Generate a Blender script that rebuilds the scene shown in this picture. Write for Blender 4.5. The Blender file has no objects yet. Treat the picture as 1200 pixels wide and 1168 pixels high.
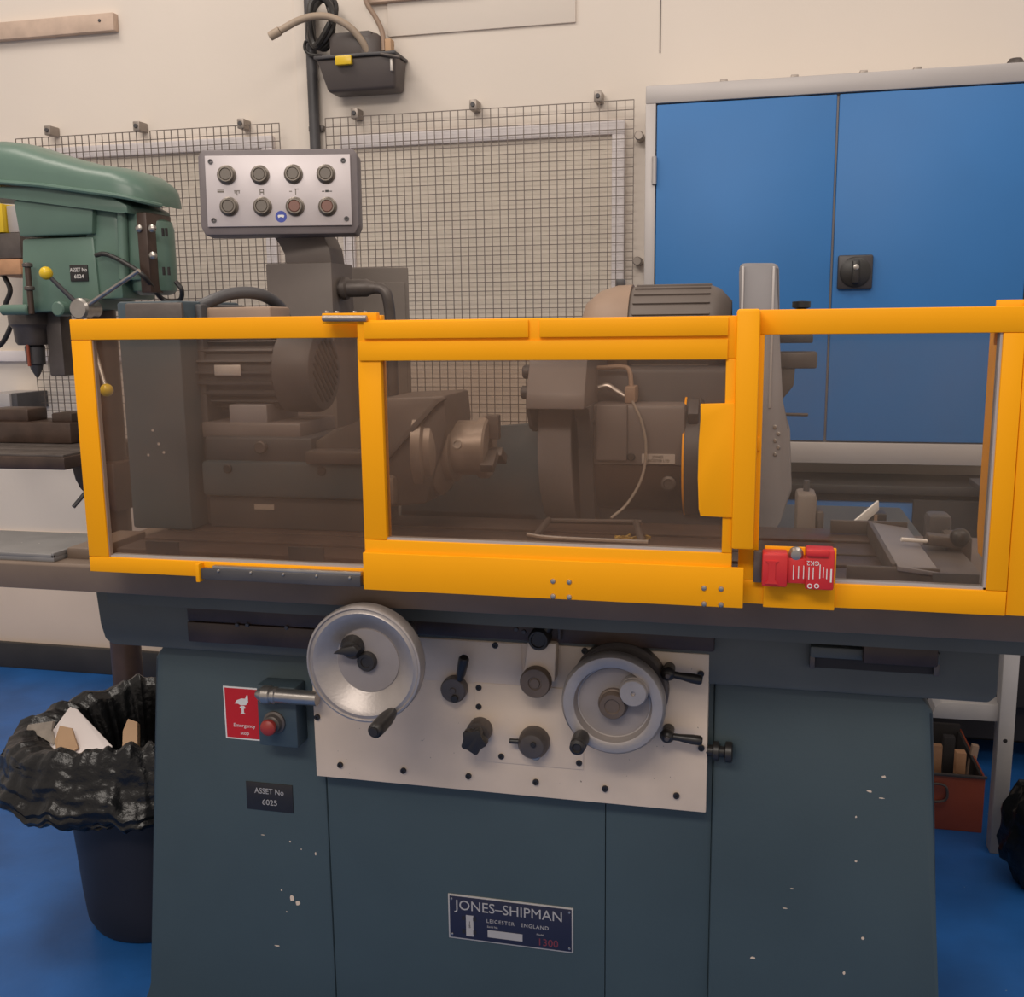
import bpy, bmesh, math, random
import numpy as np
from mathutils import Vector, Matrix, noise
random.seed(7)
PI = math.pi
S = bpy.context.scene
C = S.collection

# ------------------------------------------------------------------ camera
H = 1.5
F = 1200.0
def cam_axes(yaw, pitch, roll):
    cy, sy, cp, sp = math.cos(yaw), math.sin(yaw), math.cos(pitch), math.sin(pitch)
    r = Vector((cy, sy, 0)); f = Vector((-sy*cp, cy*cp, -sp)); u = r.cross(f)
    cr, sr = math.cos(roll), math.sin(roll)
    return cr*r + sr*u, -sr*r + cr*u, f
CR, CU, CF = cam_axes(math.radians(13.24), math.radians(9.79), math.radians(-0.70))
cd = bpy.data.cameras.new('camera'); cam = bpy.data.objects.new('camera', cd); C.objects.link(cam)
cam.matrix_world = Matrix(((CR.x, CU.x, -CF.x, 0), (CR.y, CU.y, -CF.y, 0), (CR.z, CU.z, -CF.z, H), (0, 0, 0, 1)))
cd.sensor_width = 36; cd.lens = 36.0*F/1200; cd.clip_start = 0.05
S.camera = cam

# ------------------------------------------------------------------ world, lights, exposure
W = bpy.data.worlds.new('world'); S.world = W; W.use_nodes = True
W.node_tree.nodes['Background'].inputs[0].default_value = (1.0, 0.88, 0.78, 1)
W.node_tree.nodes['Background'].inputs[1].default_value = 0.54
def area(name, loc, target, sx, sy, power, col):
    l = bpy.data.lights.new(name, 'AREA'); l.shape = 'RECTANGLE'; l.size = sx; l.size_y = sy
    l.energy = power; l.color = col
    o = bpy.data.objects.new(name, l); C.objects.link(o); o.location = loc
    o.rotation_euler = (Vector(target) - Vector(loc)).to_track_quat('-Z', 'Y').to_euler()
WARM = (1.0, 0.91, 0.82)
area('fluorescent_light_1', (-2.4, 1.6, 4.4), (-1.6, 2.4, 0), 2.6, 0.6, 52, WARM)
area('fluorescent_light_2', (1.4, 1.2, 4.4), (1.0, 2.2, 0), 2.6, 0.6, 33, WARM)
area('front_fill_light', (-0.8, -1.6, 3.9), (-0.5, 1.6, 0.6), 3.0, 0.6, 84, WARM)  # added warm fill from behind the camera, lifts the front faces
S.view_settings.view_transform = 'Standard'; S.view_settings.look = 'None'
S.view_settings.gamma = 1.0; S.view_settings.use_curve_mapping = False
S.view_settings.exposure = 0.0

# ------------------------------------------------------------------ helpers
def at(px, py, Y):
    d = CR*((px-600)/F) - CU*((py-584)/F) + CF
    t = Y/d.y
    return Vector((d.x*t, Y, H + d.z*t))
def atz(px, py, z):
    d = CR*((px-600)/F) - CU*((py-584)/F) + CF
    t = (z-H)/d.z
    return Vector((d.x*t, d.y*t, z))
def mpp(px, py, Y):
    p = at(px, py, Y); return (p - Vector((0, 0, H))).dot(CF)/F
def ext(px0, py0, px1, py1, Y):
    mx, my = (px0+px1)/2, (py0+py1)/2
    return at(px0, my, Y).x, at(px1, my, Y).x, at(mx, py1, Y).z, at(mx, py0, Y).z
def lin(c):
    return tuple(((v/255)/12.92 if v/255 <= 0.04045 else ((v/255+0.055)/1.055)**2.4) for v in c) + (1,)
def new(): return bmesh.new()
def box(bm, x0, x1, y0, y1, z0, z1, bev=0.0, seg=2):
    M = Matrix.Translation(((x0+x1)/2, (y0+y1)/2, (z0+z1)/2)) @ Matrix.Diagonal((abs(x1-x0), abs(y1-y0), abs(z1-z0), 1))
    return boxm(bm, M, bev, seg)
def boxm(bm, M, bev=0.0, seg=2):
    g = bmesh.ops.create_cube(bm, size=1, matrix=M)
    if bev > 0:
        es = list({e for v in g['verts'] for e in v.link_edges})
        bmesh.ops.bevel(bm, geom=es, offset=bev, segments=seg, affect='EDGES', profile=0.5)
    return bm
def obox(bm, c, sx, sy, sz, rx=0, ry=0, rz=0, bev=0.0):
    M = Matrix.Translation(c) @ Matrix.Rotation(rz, 4, 'Z') @ Matrix.Rotation(ry, 4, 'Y') @ Matrix.Rotation(rx, 4, 'X') @ Matrix.Diagonal((sx, sy, sz, 1))
    return boxm(bm, M, bev)
def basis(axis):
    a = Vector(axis).normalized()
    t = Vector((0, 0, 1)) if abs(a.z) < 0.9 else Vector((1, 0, 0))
    u = a.cross(t).normalized(); v = a.cross(u)
    return a, u, v
def lathe(bm, c, axis, prof, n=32, cap=True):
    a, u, v = basis(axis); c = Vector(c); rings = []
    for r, h in prof:
        if r < 1e-6: rings.append([bm.verts.new(c + a*h)])
        else: rings.append([bm.verts.new(c + a*h + (u*math.cos(2*PI*i/n) + v*math.sin(2*PI*i/n))*r) for i in range(n)])
    for A, B in zip(rings, rings[1:]):
        for i in range(n):
            j = (i+1) % n
            if len(A) == 1 and len(B) == 1: continue
            if len(A) == 1: bm.faces.new((A[0], B[i], B[j]))
            elif len(B) == 1: bm.faces.new((A[i], A[j], B[0]))
            else: bm.faces.new((A[i], A[j], B[j], B[i]))
    if cap:
        for R_ in (rings[0], rings[-1]):
            if len(R_) > 1: bm.faces.new(R_)
    return bm
def cyl(bm, a, b, r, r2=None, n=20):
    a = Vector(a); b = Vector(b); L = (b-a).length
    return lathe(bm, a, b-a, [(r, 0), (r if r2 is None else r2, L)], n)
def rcyl(bm, a, b, r, e=0.002, n=20):
    a = Vector(a); b = Vector(b); L = (b-a).length
    return lathe(bm, a, b-a, [(r-e, 0), (r, e), (r, L-e), (r-e, L)], n)
def ball(bm, c, r, n=20):
    return lathe(bm, c, (0, 0, 1), [(max(0, r*math.sin(PI*k/10)) if 0 < k < 10 else 0, -r*math.cos(PI*k/10)) for k in range(11)], n)
def smooth_path(pts, k=6):
    P = [Vector(p) for p in pts]; P = [P[0]*2-P[1]] + P + [P[-1]*2-P[-2]]; out = []
    for i in range(1, len(P)-2):
        for s in range(k):
            t = s/k; a, b, c, d = P[i-1:i+3]
            out.append(0.5*((2*b) + (c-a)*t + (2*a-5*b+4*c-d)*t*t + (3*b-a-3*c+d)*t**3))
    out.append(P[-2]); return out
def tube(bm, pts, r, n=10, sm=True, k=6):
    P = smooth_path(pts, k) if sm else [Vector(p) for p in pts]
    rings = []; u = None
    for i, p in enumerate(P):
        t = (P[min(i+1, len(P)-1)] - P[max(i-1, 0)]).normalized()
        if u is None: u = basis(t)[1]
        u = (u - t*u.dot(t)).normalized(); v = t.cross(u)
        rr = r[min(i, len(r)-1)] if isinstance(r, list) else r
        rings.append([bm.verts.new(p + (u*math.cos(2*PI*j/n) + v*math.sin(2*PI*j/n))*rr) for j in range(n)])
    for A, B in zip(rings, rings[1:]):
        for i in range(n): bm.faces.new((A[i], A[(i+1) % n], B[(i+1) % n], B[i]))
    bm.faces.new(rings[0]); bm.faces.new(rings[-1]); return bm
def prism(bm, pts, d0, d1, axis='y', bev=0.0):
    def mk(a, b, d): return (a, d, b) if axis == 'y' else ((d, a, b) if axis == 'x' else (a, b, d))
    A = [bm.verts.new(mk(a, b, d0)) for a, b in pts]; B = [bm.verts.new(mk(a, b, d1)) for a, b in pts]
    fs = [bm.faces.new(A), bm.faces.new(B[::-1])]
    n = len(pts)
    for i in range(n): bm.faces.new((A[i], B[i], B[(i+1) % n], A[(i+1) % n]))
    if bev > 0:
        es = list({e for v in A+B for e in v.link_edges})
        bmesh.ops.bevel(bm, geom=es, offset=bev, segments=2, affect='EDGES', profile=0.5)
    return bm
OFF = {}
def finish(me, bm, ang=0.62):
    bmesh.ops.recalc_face_normals(bm, faces=bm.faces[:])
    for f in bm.faces: f.smooth = True
    for e in bm.edges:
        if len(e.link_faces) != 2 or e.calc_face_angle(3) > ang: e.smooth = False
    bm.to_mesh(me); bm.free()
def obj(name, bm, mat, parent=None, label=None, kind=None):
    off = OFF.get(parent.name, Vector((0, 0, 0))) if parent else Vector((0, 0, 0))
    if off.length: bmesh.ops.translate(bm, verts=bm.verts[:], vec=-off)
    me = bpy.data.meshes.new(name); finish(me, bm); me.materials.append(mat)
    o = bpy.data.objects.new(name, me); C.objects.link(o)
    if parent: o.parent = parent; OFF[o.name] = off
    if label: o['label'] = label
    if kind: o['kind'] = kind
    return o
def tag(o, label, cat, group=None):
    o['label'] = label; o['category'] = cat
    if group: o['group'] = group
    return o
def thing(name, label, cat, loc=(0, 0, 0), rot=(0, 0, 0), local=False, group=None):
    o = bpy.data.objects.new(name, None); C.objects.link(o); o.empty_display_size = 0.1
    o.location = loc; o.rotation_euler = rot
    OFF[o.name] = Vector((0, 0, 0)) if local else Vector(loc)
    return tag(o, label, cat, group)
def struct(name, bm, mat, parent=None):
    o = obj(name, bm, mat, parent)
    if not parent: o['kind'] = 'structure'
    return o
def text(name, s, size, loc, mat, parent, xs=1.0, roty=0.0, align='CENTER', ext_=0.0003, spacing=1.0, bold=0.0, label=None):
    cu = bpy.data.curves.new(name, 'FONT'); cu.body = s; cu.size = size; cu.align_x = align; cu.align_y = 'CENTER'
    cu.extrude = ext_; cu.space_character = spacing; cu.offset = bold
    cu.resolution_u = 3
    o = bpy.data.objects.new(name+'_tmp', cu); C.objects.link(o)
    dg = bpy.context.evaluated_depsgraph_get(); dg.update()
    me = bpy.data.meshes.new_from_object(o.evaluated_get(dg)); bpy.data.objects.remove(o)
    off = OFF.get(parent.name, Vector((0, 0, 0)))
    me.transform(Matrix.Translation(Vector(loc)-off) @ Matrix.Rotation(roty, 4, 'Y') @ Matrix.Rotation(PI/2, 4, 'X') @ Matrix.Diagonal((xs, 1, 1, 1)))
    me.materials.clear(); me.materials.append(mat)
    t = bpy.data.objects.new(name, me); C.objects.link(t); t.parent = parent; OFF[t.name] = off
    if label: t['label'] = label
    return t

# ------------------------------------------------------------------ materials
def mat(name, col, rough=0.5, metal=0.0, var=0.12, vscale=6.0, bump=0.0, bscale=60.0, spec=None, speck=0.0, speck_col=(190, 180, 160), sscale=90.0, coat=0.0):
    m = bpy.data.materials.new(name); m.use_nodes = True; nt = m.node_tree; nd = nt.nodes; ln = nt.links
    b = nd['Principled BSDF']; b.inputs['Roughness'].default_value = rough; b.inputs['Metallic'].default_value = metal
    if spec is not None: b.inputs['Specular IOR Level'].default_value = spec
    b.inputs['Coat Weight'].default_value = coat
    tc = nd.new('ShaderNodeTexCoord'); c = lin(col)
    nz = nd.new('ShaderNodeTexNoise'); nz.inputs['Scale'].default_value = vscale; nz.inputs['Detail'].default_value = 5
    ln.new(tc.outputs['Object'], nz.inputs['Vector'])
    rp = nd.new('ShaderNodeValToRGB'); rp.color_ramp.elements[0].position = 0.3; rp.color_ramp.elements[1].position = 0.7
    rp.color_ramp.elements[0].color = tuple(v*(1-var) for v in c[:3])+(1,)
    rp.color_ramp.elements[1].color = tuple(min(1, v*(1+var)) for v in c[:3])+(1,)
    ln.new(nz.outputs['Fac'], rp.inputs['Fac']); out = rp.outputs['Color']
    if speck > 0:
        n2 = nd.new('ShaderNodeTexNoise'); n2.inputs['Scale'].default_value = sscale; n2.inputs['Detail'].default_value = 2
        ln.new(tc.outputs['Object'], n2.inputs['Vector'])
        r2 = nd.new('ShaderNodeValToRGB'); r2.color_ramp.elements[0].position = 0.78-speck; r2.color_ramp.elements[1].position = 0.80-speck
        ln.new(n2.outputs['Fac'], r2.inputs['Fac'])
        mx = nd.new('ShaderNodeMixRGB'); ln.new(r2.outputs['Color'], mx.inputs['Fac']); ln.new(out, mx.inputs['Color1'])
        mx.inputs['Color2'].default_value = lin(speck_col); out = mx.outputs['Color']
    ln.new(out, b.inputs['Base Color'])
    if bump > 0:
        n3 = nd.new('ShaderNodeTexNoise'); n3.inputs['Scale'].default_value = bscale; n3.inputs['Detail'].default_value = 3
        ln.new(tc.outputs['Object'], n3.inputs['Vector'])
        bp = nd.new('ShaderNodeBump'); bp.inputs['Strength'].default_value = bump; bp.inputs['Distance'].default_value = 0.005
        ln.new(n3.outputs['Fac'], bp.inputs['Height']); ln.new(bp.outputs['Normal'], b.inputs['Normal'])
    return m
def glass_mat(name, tint, haze, hz_col):
    m = bpy.data.materials.new(name); m.use_nodes = True; nt = m.node_tree; nd = nt.nodes; ln = nt.links
    nd.remove(nd['Principled BSDF']); o = nd['Material Output']
    tr = nd.new('ShaderNodeBsdfTransparent'); tr.inputs[0].default_value = tint
    df = nd.new('ShaderNodeBsdfDiffuse'); df.inputs[0].default_value = lin(hz_col)
    tl = nd.new('ShaderNodeBsdfTranslucent'); tl.inputs[0].default_value = lin(hz_col)
    ad = nd.new('ShaderNodeMixShader'); ad.inputs[0].default_value = 0.4; ln.new(df.outputs[0], ad.inputs[1]); ln.new(tl.outputs[0], ad.inputs[2])
    gl = nd.new('ShaderNodeBsdfGlossy'); gl.inputs['Roughness'].default_value = 0.12
    tc = nd.new('ShaderNodeTexCoord'); nz = nd.new('ShaderNodeTexNoise'); nz.inputs['Scale'].default_value = 7; nz.inputs['Detail'].default_value = 6
    ln.new(tc.outputs['Object'], nz.inputs['Vector'])
    mr = nd.new('ShaderNodeMapRange'); mr.inputs[1].default_value = 0.3; mr.inputs[2].default_value = 0.7
    mr.inputs[3].default_value = haze*0.6; mr.inputs[4].default_value = haze*1.4
    ln.new(nz.outputs['Fac'], mr.inputs[0])
    m1 = nd.new('ShaderNodeMixShader'); ln.new(mr.outputs[0], m1.inputs[0]); ln.new(tr.outputs[0], m1.inputs[1]); ln.new(ad.outputs[0], m1.inputs[2])
    fr = nd.new('ShaderNodeFresnel'); fr.inputs[0].default_value = 1.35
    m2 = nd.new('ShaderNodeMixShader'); ln.new(fr.outputs[0], m2.inputs[0]); ln.new(m1.outputs[0], m2.inputs[1]); ln.new(gl.outputs[0], m2.inputs[2])
    ln.new(m2.outputs[0], o.inputs[0]); return m
M = {}
M['wall'] = mat('cream_wall_paint', (222, 211, 200), 0.75, var=0.03, vscale=1.2, bump=0.12, bscale=30)
M['lowwall'] = mat('lower_wall_paint', (226, 206, 188), 0.7, var=0.05, vscale=2)
M['skirt'] = mat('dark_skirting', (48, 46, 46), 0.55, var=0.2)
M['floor'] = mat('blue_floor_paint', (34, 92, 160), 0.42, var=0.28, vscale=3.5, bump=0.1, bscale=40, speck=0.035, speck_col=(120, 140, 160), sscale=55)
M['teal'] = mat('teal_machine_paint', (62, 77, 83), 0.5, var=0.10, vscale=3, bump=0.05, bscale=120)
M['teal_d'] = mat('dark_teal_paint', (62, 76, 84), 0.5, var=0.14, vscale=5, bump=0.06)
M['tabm'] = mat('oil_stained_grey_iron', (112, 96, 84), 0.5, metal=0.1, var=0.16, vscale=6, bump=0.05)
M['hazed'] = mat('hazed_grey_paint', (104, 94, 88), 0.55, var=0.1, vscale=8)  # grey lightened so the colour carries the veiling haze on rear parts
M['hazed2'] = mat('hazed_light_grey_paint', (116, 106, 99), 0.55, var=0.08, vscale=6)  # haze painted into the enclosure grey; the valve block shares this tone
M['knobd'] = mat('worn_dark_bronze', (104, 90, 80), 0.45, metal=0.3, var=0.12, vscale=30)
M['bedm'] = mat('warm_grey_bed_paint', (86, 88, 84), 0.5, var=0.14, vscale=5)  # bed paint, a warmer and lighter grey than the base teal
M['stopred'] = mat('faded_red_button', (158, 52, 46), 0.45, var=0.08)
M['tankm'] = mat('glare_lifted_black_plastic', (84, 76, 74), 0.5, var=0.1)  # black plastic with the veiling glare put into its base colour
M['oily'] = mat('oily_brown_steel', (72, 56, 48), 0.42, metal=0.15, var=0.3, vscale=12, bump=0.1)
M['iron'] = mat('grey_cast_iron', (92, 84, 80), 0.45, metal=0.3, var=0.22, vscale=14, bump=0.12)
M['iron_d'] = mat('dark_cast_iron', (74, 72, 74), 0.5, metal=0.1, var=0.2, vscale=10, bump=0.1)
M['tblue'] = mat('grey_blue_housing', (112, 104, 102), 0.45, var=0.1, vscale=8)
M['belt'] = mat('light_grey_housing', (128, 124, 126), 0.45, var=0.07, vscale=8)
M['steel'] = mat('bright_steel', (172, 166, 160), 0.32, metal=0.85, var=0.12, vscale=30, bump=0.05)
M['wheel'] = mat('satin_aluminium', (170, 162, 158), 0.42, metal=0.55, var=0.08, vscale=25, bump=0.06, bscale=200)
M['wheel_in'] = mat('grey_wheel_face', (146, 138, 136), 0.5, metal=0.2, var=0.08, vscale=18)
M['black'] = mat('black_plastic', (40, 37, 36), 0.4, var=0.15, vscale=20)
M['bag'] = mat('black_polythene', (17, 17, 19), 0.3, var=0.2, vscale=12, bump=0.6, bscale=48, spec=0.4)
M['binm'] = mat('dark_bin_plastic', (30, 30, 38), 0.5, var=0.15)
M['yellow'] = mat('yellow_powder_coat', (250, 168, 6), 0.5, var=0.03, vscale=4, spec=0.2)
M['cream'] = mat('cream_control_plate', (218, 198, 178), 0.45, var=0.07, vscale=9, speck=0.02, speck_col=(120, 104, 90), sscale=120)
M['white'] = mat('white_print', (225, 222, 218), 0.5, var=0.02)
M['pale'] = mat('pale_metal_label', (190, 184, 178), 0.4, metal=0.3, var=0.05)
M['red'] = mat('red_plastic', (206, 44, 46), 0.4, var=0.06)
M['redsign'] = mat('red_sign_print', (196, 30, 34), 0.4, var=0.03)
M['navy'] = mat('navy_plate', (36, 37, 58), 0.4, var=0.06)
M['redpr'] = mat('dull_red_print', (120, 52, 62), 0.5, var=0.04)
M['ppan'] = mat('brushed_panel', (196, 188, 190), 0.42, metal=0.25, var=0.04, vscale=12)
M['pgrey'] = mat('grey_pendant_casting', (112, 104, 106), 0.5, var=0.08, vscale=14, bump=0.1)
M['btn'] = mat('button_bezel', (120, 112, 104), 0.35, metal=0.5, var=0.1)
M['btnc'] = mat('button_cap', (108, 100, 92), 0.45, var=0.1)
M['btnr'] = mat('faded_red_button_cap', (122, 86, 76), 0.45, var=0.1)
M['bluest'] = mat('blue_sticker', (58, 74, 160), 0.5, var=0.05)
M['green'] = mat('green_drill_paint', (92, 118, 106), 0.35, var=0.1, vscale=5, bump=0.04)
M['knoby'] = mat('yellow_ball_knob', (222, 186, 40), 0.3, var=0.06)
M['wire'] = mat('mesh_wire', (112, 102, 96), 0.5, metal=0.4, var=0.1)
M['wframe'] = mat('white_window_frame', (222, 214, 214), 0.5, var=0.03)
M['blind'] = mat('grey_window_board', (216, 204, 190), 0.6, var=0.06, vscale=2)
M['clip'] = mat('zinc_clip', (150, 140, 132), 0.4, metal=0.5, var=0.1)
M['cabf'] = mat('silver_cabinet_rail', (178, 172, 170), 0.45, metal=0.2, var=0.05, vscale=3)
M['cabd'] = mat('blue_cabinet_door', (44, 114, 180), 0.5, var=0.06, vscale=2.2)
M['lock'] = mat('dark_lock_plastic', (58, 54, 56), 0.4, var=0.1)
M['wood'] = mat('limed_wood', (196, 172, 154), 0.65, var=0.14, vscale=14)
M['ply'] = mat('bare_wood', (186, 140, 104), 0.65, var=0.18, vscale=16)
M['card'] = mat('brown_cardboard', (184, 150, 118), 0.75, var=0.08)
M['paper'] = mat('white_paper', (226, 216, 214), 0.7, var=0.03)
M['clear'] = mat('clear_wrap', (150, 140, 130), 0.25, var=0.2, vscale=30)
M['rust'] = mat('red_brown_metal', (142, 66, 44), 0.5, var=0.14, vscale=8)
M['tray'] = mat('grey_tray_metal', (126, 124, 124), 0.45, metal=0.3, var=0.12, vscale=14, speck=0.05, speck_col=(190, 186, 180), sscale=70)
M['benchg'] = mat('pale_grey_bench_paint', (178, 172, 168), 0.5, var=0.08, vscale=8)
M['hose'] = mat('beige_hose', (164, 146, 128), 0.5, var=0.08)
M['tan'] = mat('tan_metal', (150, 126, 108), 0.55, var=0.12)
M['stone'] = mat('grey_grinding_wheel', (126, 120, 120), 0.8, var=0.05, bump=0.2, bscale=250)
M['chuck'] = mat('worn_chuck_steel', (142, 130, 120), 0.4, metal=0.4, var=0.2, vscale=25)
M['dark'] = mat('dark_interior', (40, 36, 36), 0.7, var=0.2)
M['swarf'] = mat('yellowed_residue', (170, 140, 60), 0.6, var=0.2, vscale=40)
M['pane'] = glass_mat('hazy_polycarbonate', (0.86, 0.80, 0.75, 1), 0.10, (176, 142, 120))

M['pane_r'] = glass_mat('clean_polycarbonate', (0.93, 0.90, 0.87, 1), 0.05, (176, 150, 130))

# ------------------------------------------------------------------ the room
YW = 3.8
bm = new(); box(bm, -6, 5, -3, YW+0.2, -0.1, 0.0); struct('floor', bm, M['floor'])
bm = new(); box(bm, -6, 5, YW, YW+0.2, 0, 4.6); wall = struct('wall_back', bm, M['wall'])
bm = new(); box(bm, -6, 5, YW-0.012, YW, 0.10, 0.62, 0.002); obj('lower_panel', bm, M['lowwall'], wall)
bm = new(); box(bm, -6, 5, YW-0.035, YW, 0.0, 0.115, 0.004); struct('baseboard_back', bm, M['skirt'])
# flush joint strips in the wall boarding
def px_strip(name, px0, py0, px1, py1, d=0.006, m='wall', parent=None):
    x0, x1, z0, z1 = ext(px0, py0, px1, py1, YW)
    bm = new(); box(bm, x0, x1, YW-d, YW+0.001, z0, z1, 0.001); return obj(name, bm, M[m], parent)
def px_strip_long(name, px0, px1, d, m, parent):
    x0, x1 = at(px0, 90, YW).x, at(px1, 90, YW).x
    bm = new(); box(bm, x0, x1, YW-d, YW+0.001, 0.62, 4.6, 0.0015); return obj(name, bm, M[m], parent)
px_strip_long('cover_strip', 349, 362, 0.012, 'wall', wall)
x0, x1 = at(773.2, 30, YW).x, at(774.6, 30, YW).x
bm = new(); box(bm, x0, x1, YW-0.002, YW+0.001, at(774, 62, YW).z, 4.6); obj('joint_filler', bm, M['iron'], wall)
x0, x1, z0, z1 = ext(455, 2, 675, 34, YW)
bm = new(); box(bm, x0, x1, YW-0.010, YW+0.001, z0-0.004, z0+0.42, 0.002); obj('wall_board', bm, M['wall'], wall)
x0, x1, z0, z1 = ext(432, -6, 560, 3, YW)
bm = new(); box(bm, x0, x1, YW-0.03, YW, z1-0.02, z1, 0.002); obj('board_edge', bm, M['wood'], wall)

# batten on the wall
a = at(-60, 32, YW); b = at(139, 27, YW)
bm = new(); box(bm, a.x, b.x, YW-0.035, YW-0.001, at(139, 38, YW).z, at(139, 17, YW).z, 0.003)
t = tag(obj('wooden_batten', bm, M['wood']), 'pale wooden batten screwed high on the wall above the drill', 'batten')
bm = new(); rcyl(bm, (at(123, 27, YW).x, YW-0.038, at(123, 27, YW).z), (at(123, 27, YW).x, YW-0.034, at(123, 27, YW).z), 0.006, 0.001, 12); obj('screw', bm, M['iron_d'], t)

# windows behind the wire screens
def window(name, px0, px1, pyt, inner, zb):
    YF = YW-0.03
    x0 = at(px0, pyt, YF).x; x1 = at(px1, pyt-10, YF).x
    zt = at((px0+px1)/2, pyt, YF).z
    t = thing(name, 'window', 'window', ((x0+x1)/2, YW, zb)); del t['label']; del t['category']; t['kind'] = 'structure'
    bm = new(); w = inner
    box(bm, x0, x1, YF, YW, zt-w, zt, 0.003); box(bm, x0, x1, YF, YW, zb, zb+w, 0.003)
    box(bm, x0, x0+w, YF, YW, zb+w, zt-w, 0.003); box(bm, x1-w, x1, YF, YW, zb+w, zt-w, 0.003)
    obj('window_frame', bm, M['wframe'], t)
    bm = new(); box(bm, x0+w, x1-w, YW-0.012, YW-0.006, zb+w, zt-w); obj('window_board', bm, M['blind'], t)
window('window_1', -160, 318, 172, 0.045, 1.36)
window('window_2', 397, 732, 150, 0.045, 1.05)

# wire mesh screens
def screen(label, px0, px1, pyt0, pyt1, clips, sidebolts=()):
    YS = YW-0.05
    x0 = at(px0, pyt0, YS).x; x1 = at(px1, pyt1, YS).x; zt = (at(px0, pyt0, YS).z+at(px1, pyt1, YS).z)/2; zb = 0.95
    t = thing('wire_mesh_screen', label, 'wire screen', ((x0+x1)/2, YS, zb), group='wire mesh window screens')
    bm = new(); n = int(round((x1-x0)/0.0300)); r = 0.0014
    for i in range(n+1):
        x = x0+(x1-x0)*i/n; box(bm, x-r, x+r, YS-r, YS+r, zb, zt)
    nz = int((zt-zb)/0.0322)
    for j in range(nz+1):
        z = zt-j*0.0322; box(bm, x0, x1, YS+r, YS+3*r, z-r, z+r)
    obj('wire_grid', bm, M['wire'], t, kind='stuff')
    for px, py in clips:
        p = at(px, py, YS); bm = new()
        box(bm, p.x-0.014, p.x+0.014, YS-0.010, YW, p.z-0.018, p.z+0.018, 0.003)
        o = obj('clip', bm, M['clip'], t)
        bm = new(); rcyl(bm, (p.x, YS-0.016, p.z), (p.x, YS-0.009, p.z), 0.008, 0.001, 12); obj('clip_screw', bm, M['iron_d'], o)
    for px, py in sidebolts:
        p = at(px, py, YS); bm = new(); rcyl(bm, (p.x, YS-0.012, p.z), (p.x, YW, p.z), 0.016, 0.003, 16)
        obj('stand_off', bm, M['clip'], t)
screen('wire mesh screen on the wall behind the green drill', 18, 327, 161, 146, [(57, 153), (161, 148), (283, 145)])
screen('wire mesh screen beside the blue cabinet', 381, 743, 139, 116, [(416, 133), (555, 123), (701, 113)], [(749, 159), (747, 306)])

# ------------------------------------------------------------------ blue double-door cabinet
YC = 3.55
cx0 = at(757, 110, YC).x; cxa = at(770, 122, YC).x; cxb = at(982.5, 112, YC).x
zdt = at(770, 123, YC).z; zft = at(760, 101, YC).z; zdb = at(1000, 517, YC).z; zfb = at(1000, 543, YC).z
dw = cxb-cxa; cx1 = cxa+2*dw+0.01; cxe = cx1+(cxa-cx0)
t = thing('wall_cabinet', 'double-door blue cabinet with silver rails fixed to the wall', 'cabinet', ((cx0+cxe)/2, YW, zfb))
bm = new(); box(bm, cx0+0.004, cxe-0.004, YC+0.02, YW-0.001, zfb+0.004, zft-0.004); obj('carcass', bm, M['cabf'], t)
bm = new(); box(bm, cx0, cxe, YC-0.006, YC+0.02, zdt+0.004, zft, 0.003); obj('top_rail', bm, M['cabf'], t)
bm = new(); box(bm, cx0, cxe, YC-0.006, YC+0.02, zfb, zdb-0.004, 0.003); obj('bottom_rail', bm, M['cabf'], t)
bm = new(); box(bm, cx0, cxa-0.003, YC-0.006, YC+0.02, zdb-0.004, zdt+0.004, 0.002); obj('stile', bm, M['cabf'], t)
bm = new(); box(bm, cx1+0.003, cxe, YC-0.006, YC+0.02, zdb-0.004, zdt+0.004, 0.002); obj('stile', bm, M['cabf'], t)
for xa, xb in ((cxa, cxb-0.003), (cxb+0.004, cx1)):
    bm = new(); box(bm, xa, xb, YC-0.004, YC+0.018, zdb, zdt, 0.004); d = obj('door', bm, M['cabd'], t)
    if xa == cxa:
        for py in (200, 470):
            z = at(768, py, YC).z; bm = new(); rcyl(bm, (xa-0.006, YC-0.010, z-0.045), (xa-0.006, YC-0.010, z+0.045), 0.008, 0.002, 12); obj('hinge', bm, M['cabf'], d)
    else:
        q0, q1, q2, q3 = ext(981, 299, 1022, 339, YC); bm = new(); box(bm, q0, q1, YC-0.022, YC-0.003, q2, q3, 0.006)
        lk = obj('lock_plate', bm, M['lock'], d)
        xc, zc = (q0+q1)/2, (q2+q3)/2; bm = new(); lathe(bm, (xc, YC-0.022, zc), (0, -1, 0), [(0.048, 0), (0.048, 0.004), (0.042, 0.008), (0.0, 0.008)], 32)
        box(bm, xc-0.011, xc+0.011, YC-0.05, YC-0.028, zc-0.036, zc+0.036, 0.004)
        OFF[lk.name] = OFF[d.name]; o = obj('turn_handle', bm, M['black'], d)
        bm = new(); lathe(bm, (xc, YC-0.050, zc+0.014), (0, -1, 0), [(0.009, 0), (0.009, 0.003), (0.006, 0.004), (0, 0.004)], 16)
        obj('key_barrel', bm, M['steel'], d)
for i, px in enumerate((848, 931, 1012, 1075)):
    p = at(px, 100, YC); bm = new(); box(bm, p.x-0.012, p.x+0.012, YC+0.01, YC+0.05, zft-0.002, zft+0.010, 0.002); obj('fixing_tab', bm, M['clip'], t)
p = at(1190, 72, YC+0.08); bm = new(); lathe(bm, (p.x, p.y, zft-0.001), (0, 0, 1), [(0.026, 0), (0.026, 0.018), (0.018, 0.03), (0, 0.032)], 20)
tag(obj('cap', bm, M['iron']), 'small dull metal cap lying on top of the blue cabinet', 'cap')

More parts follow.
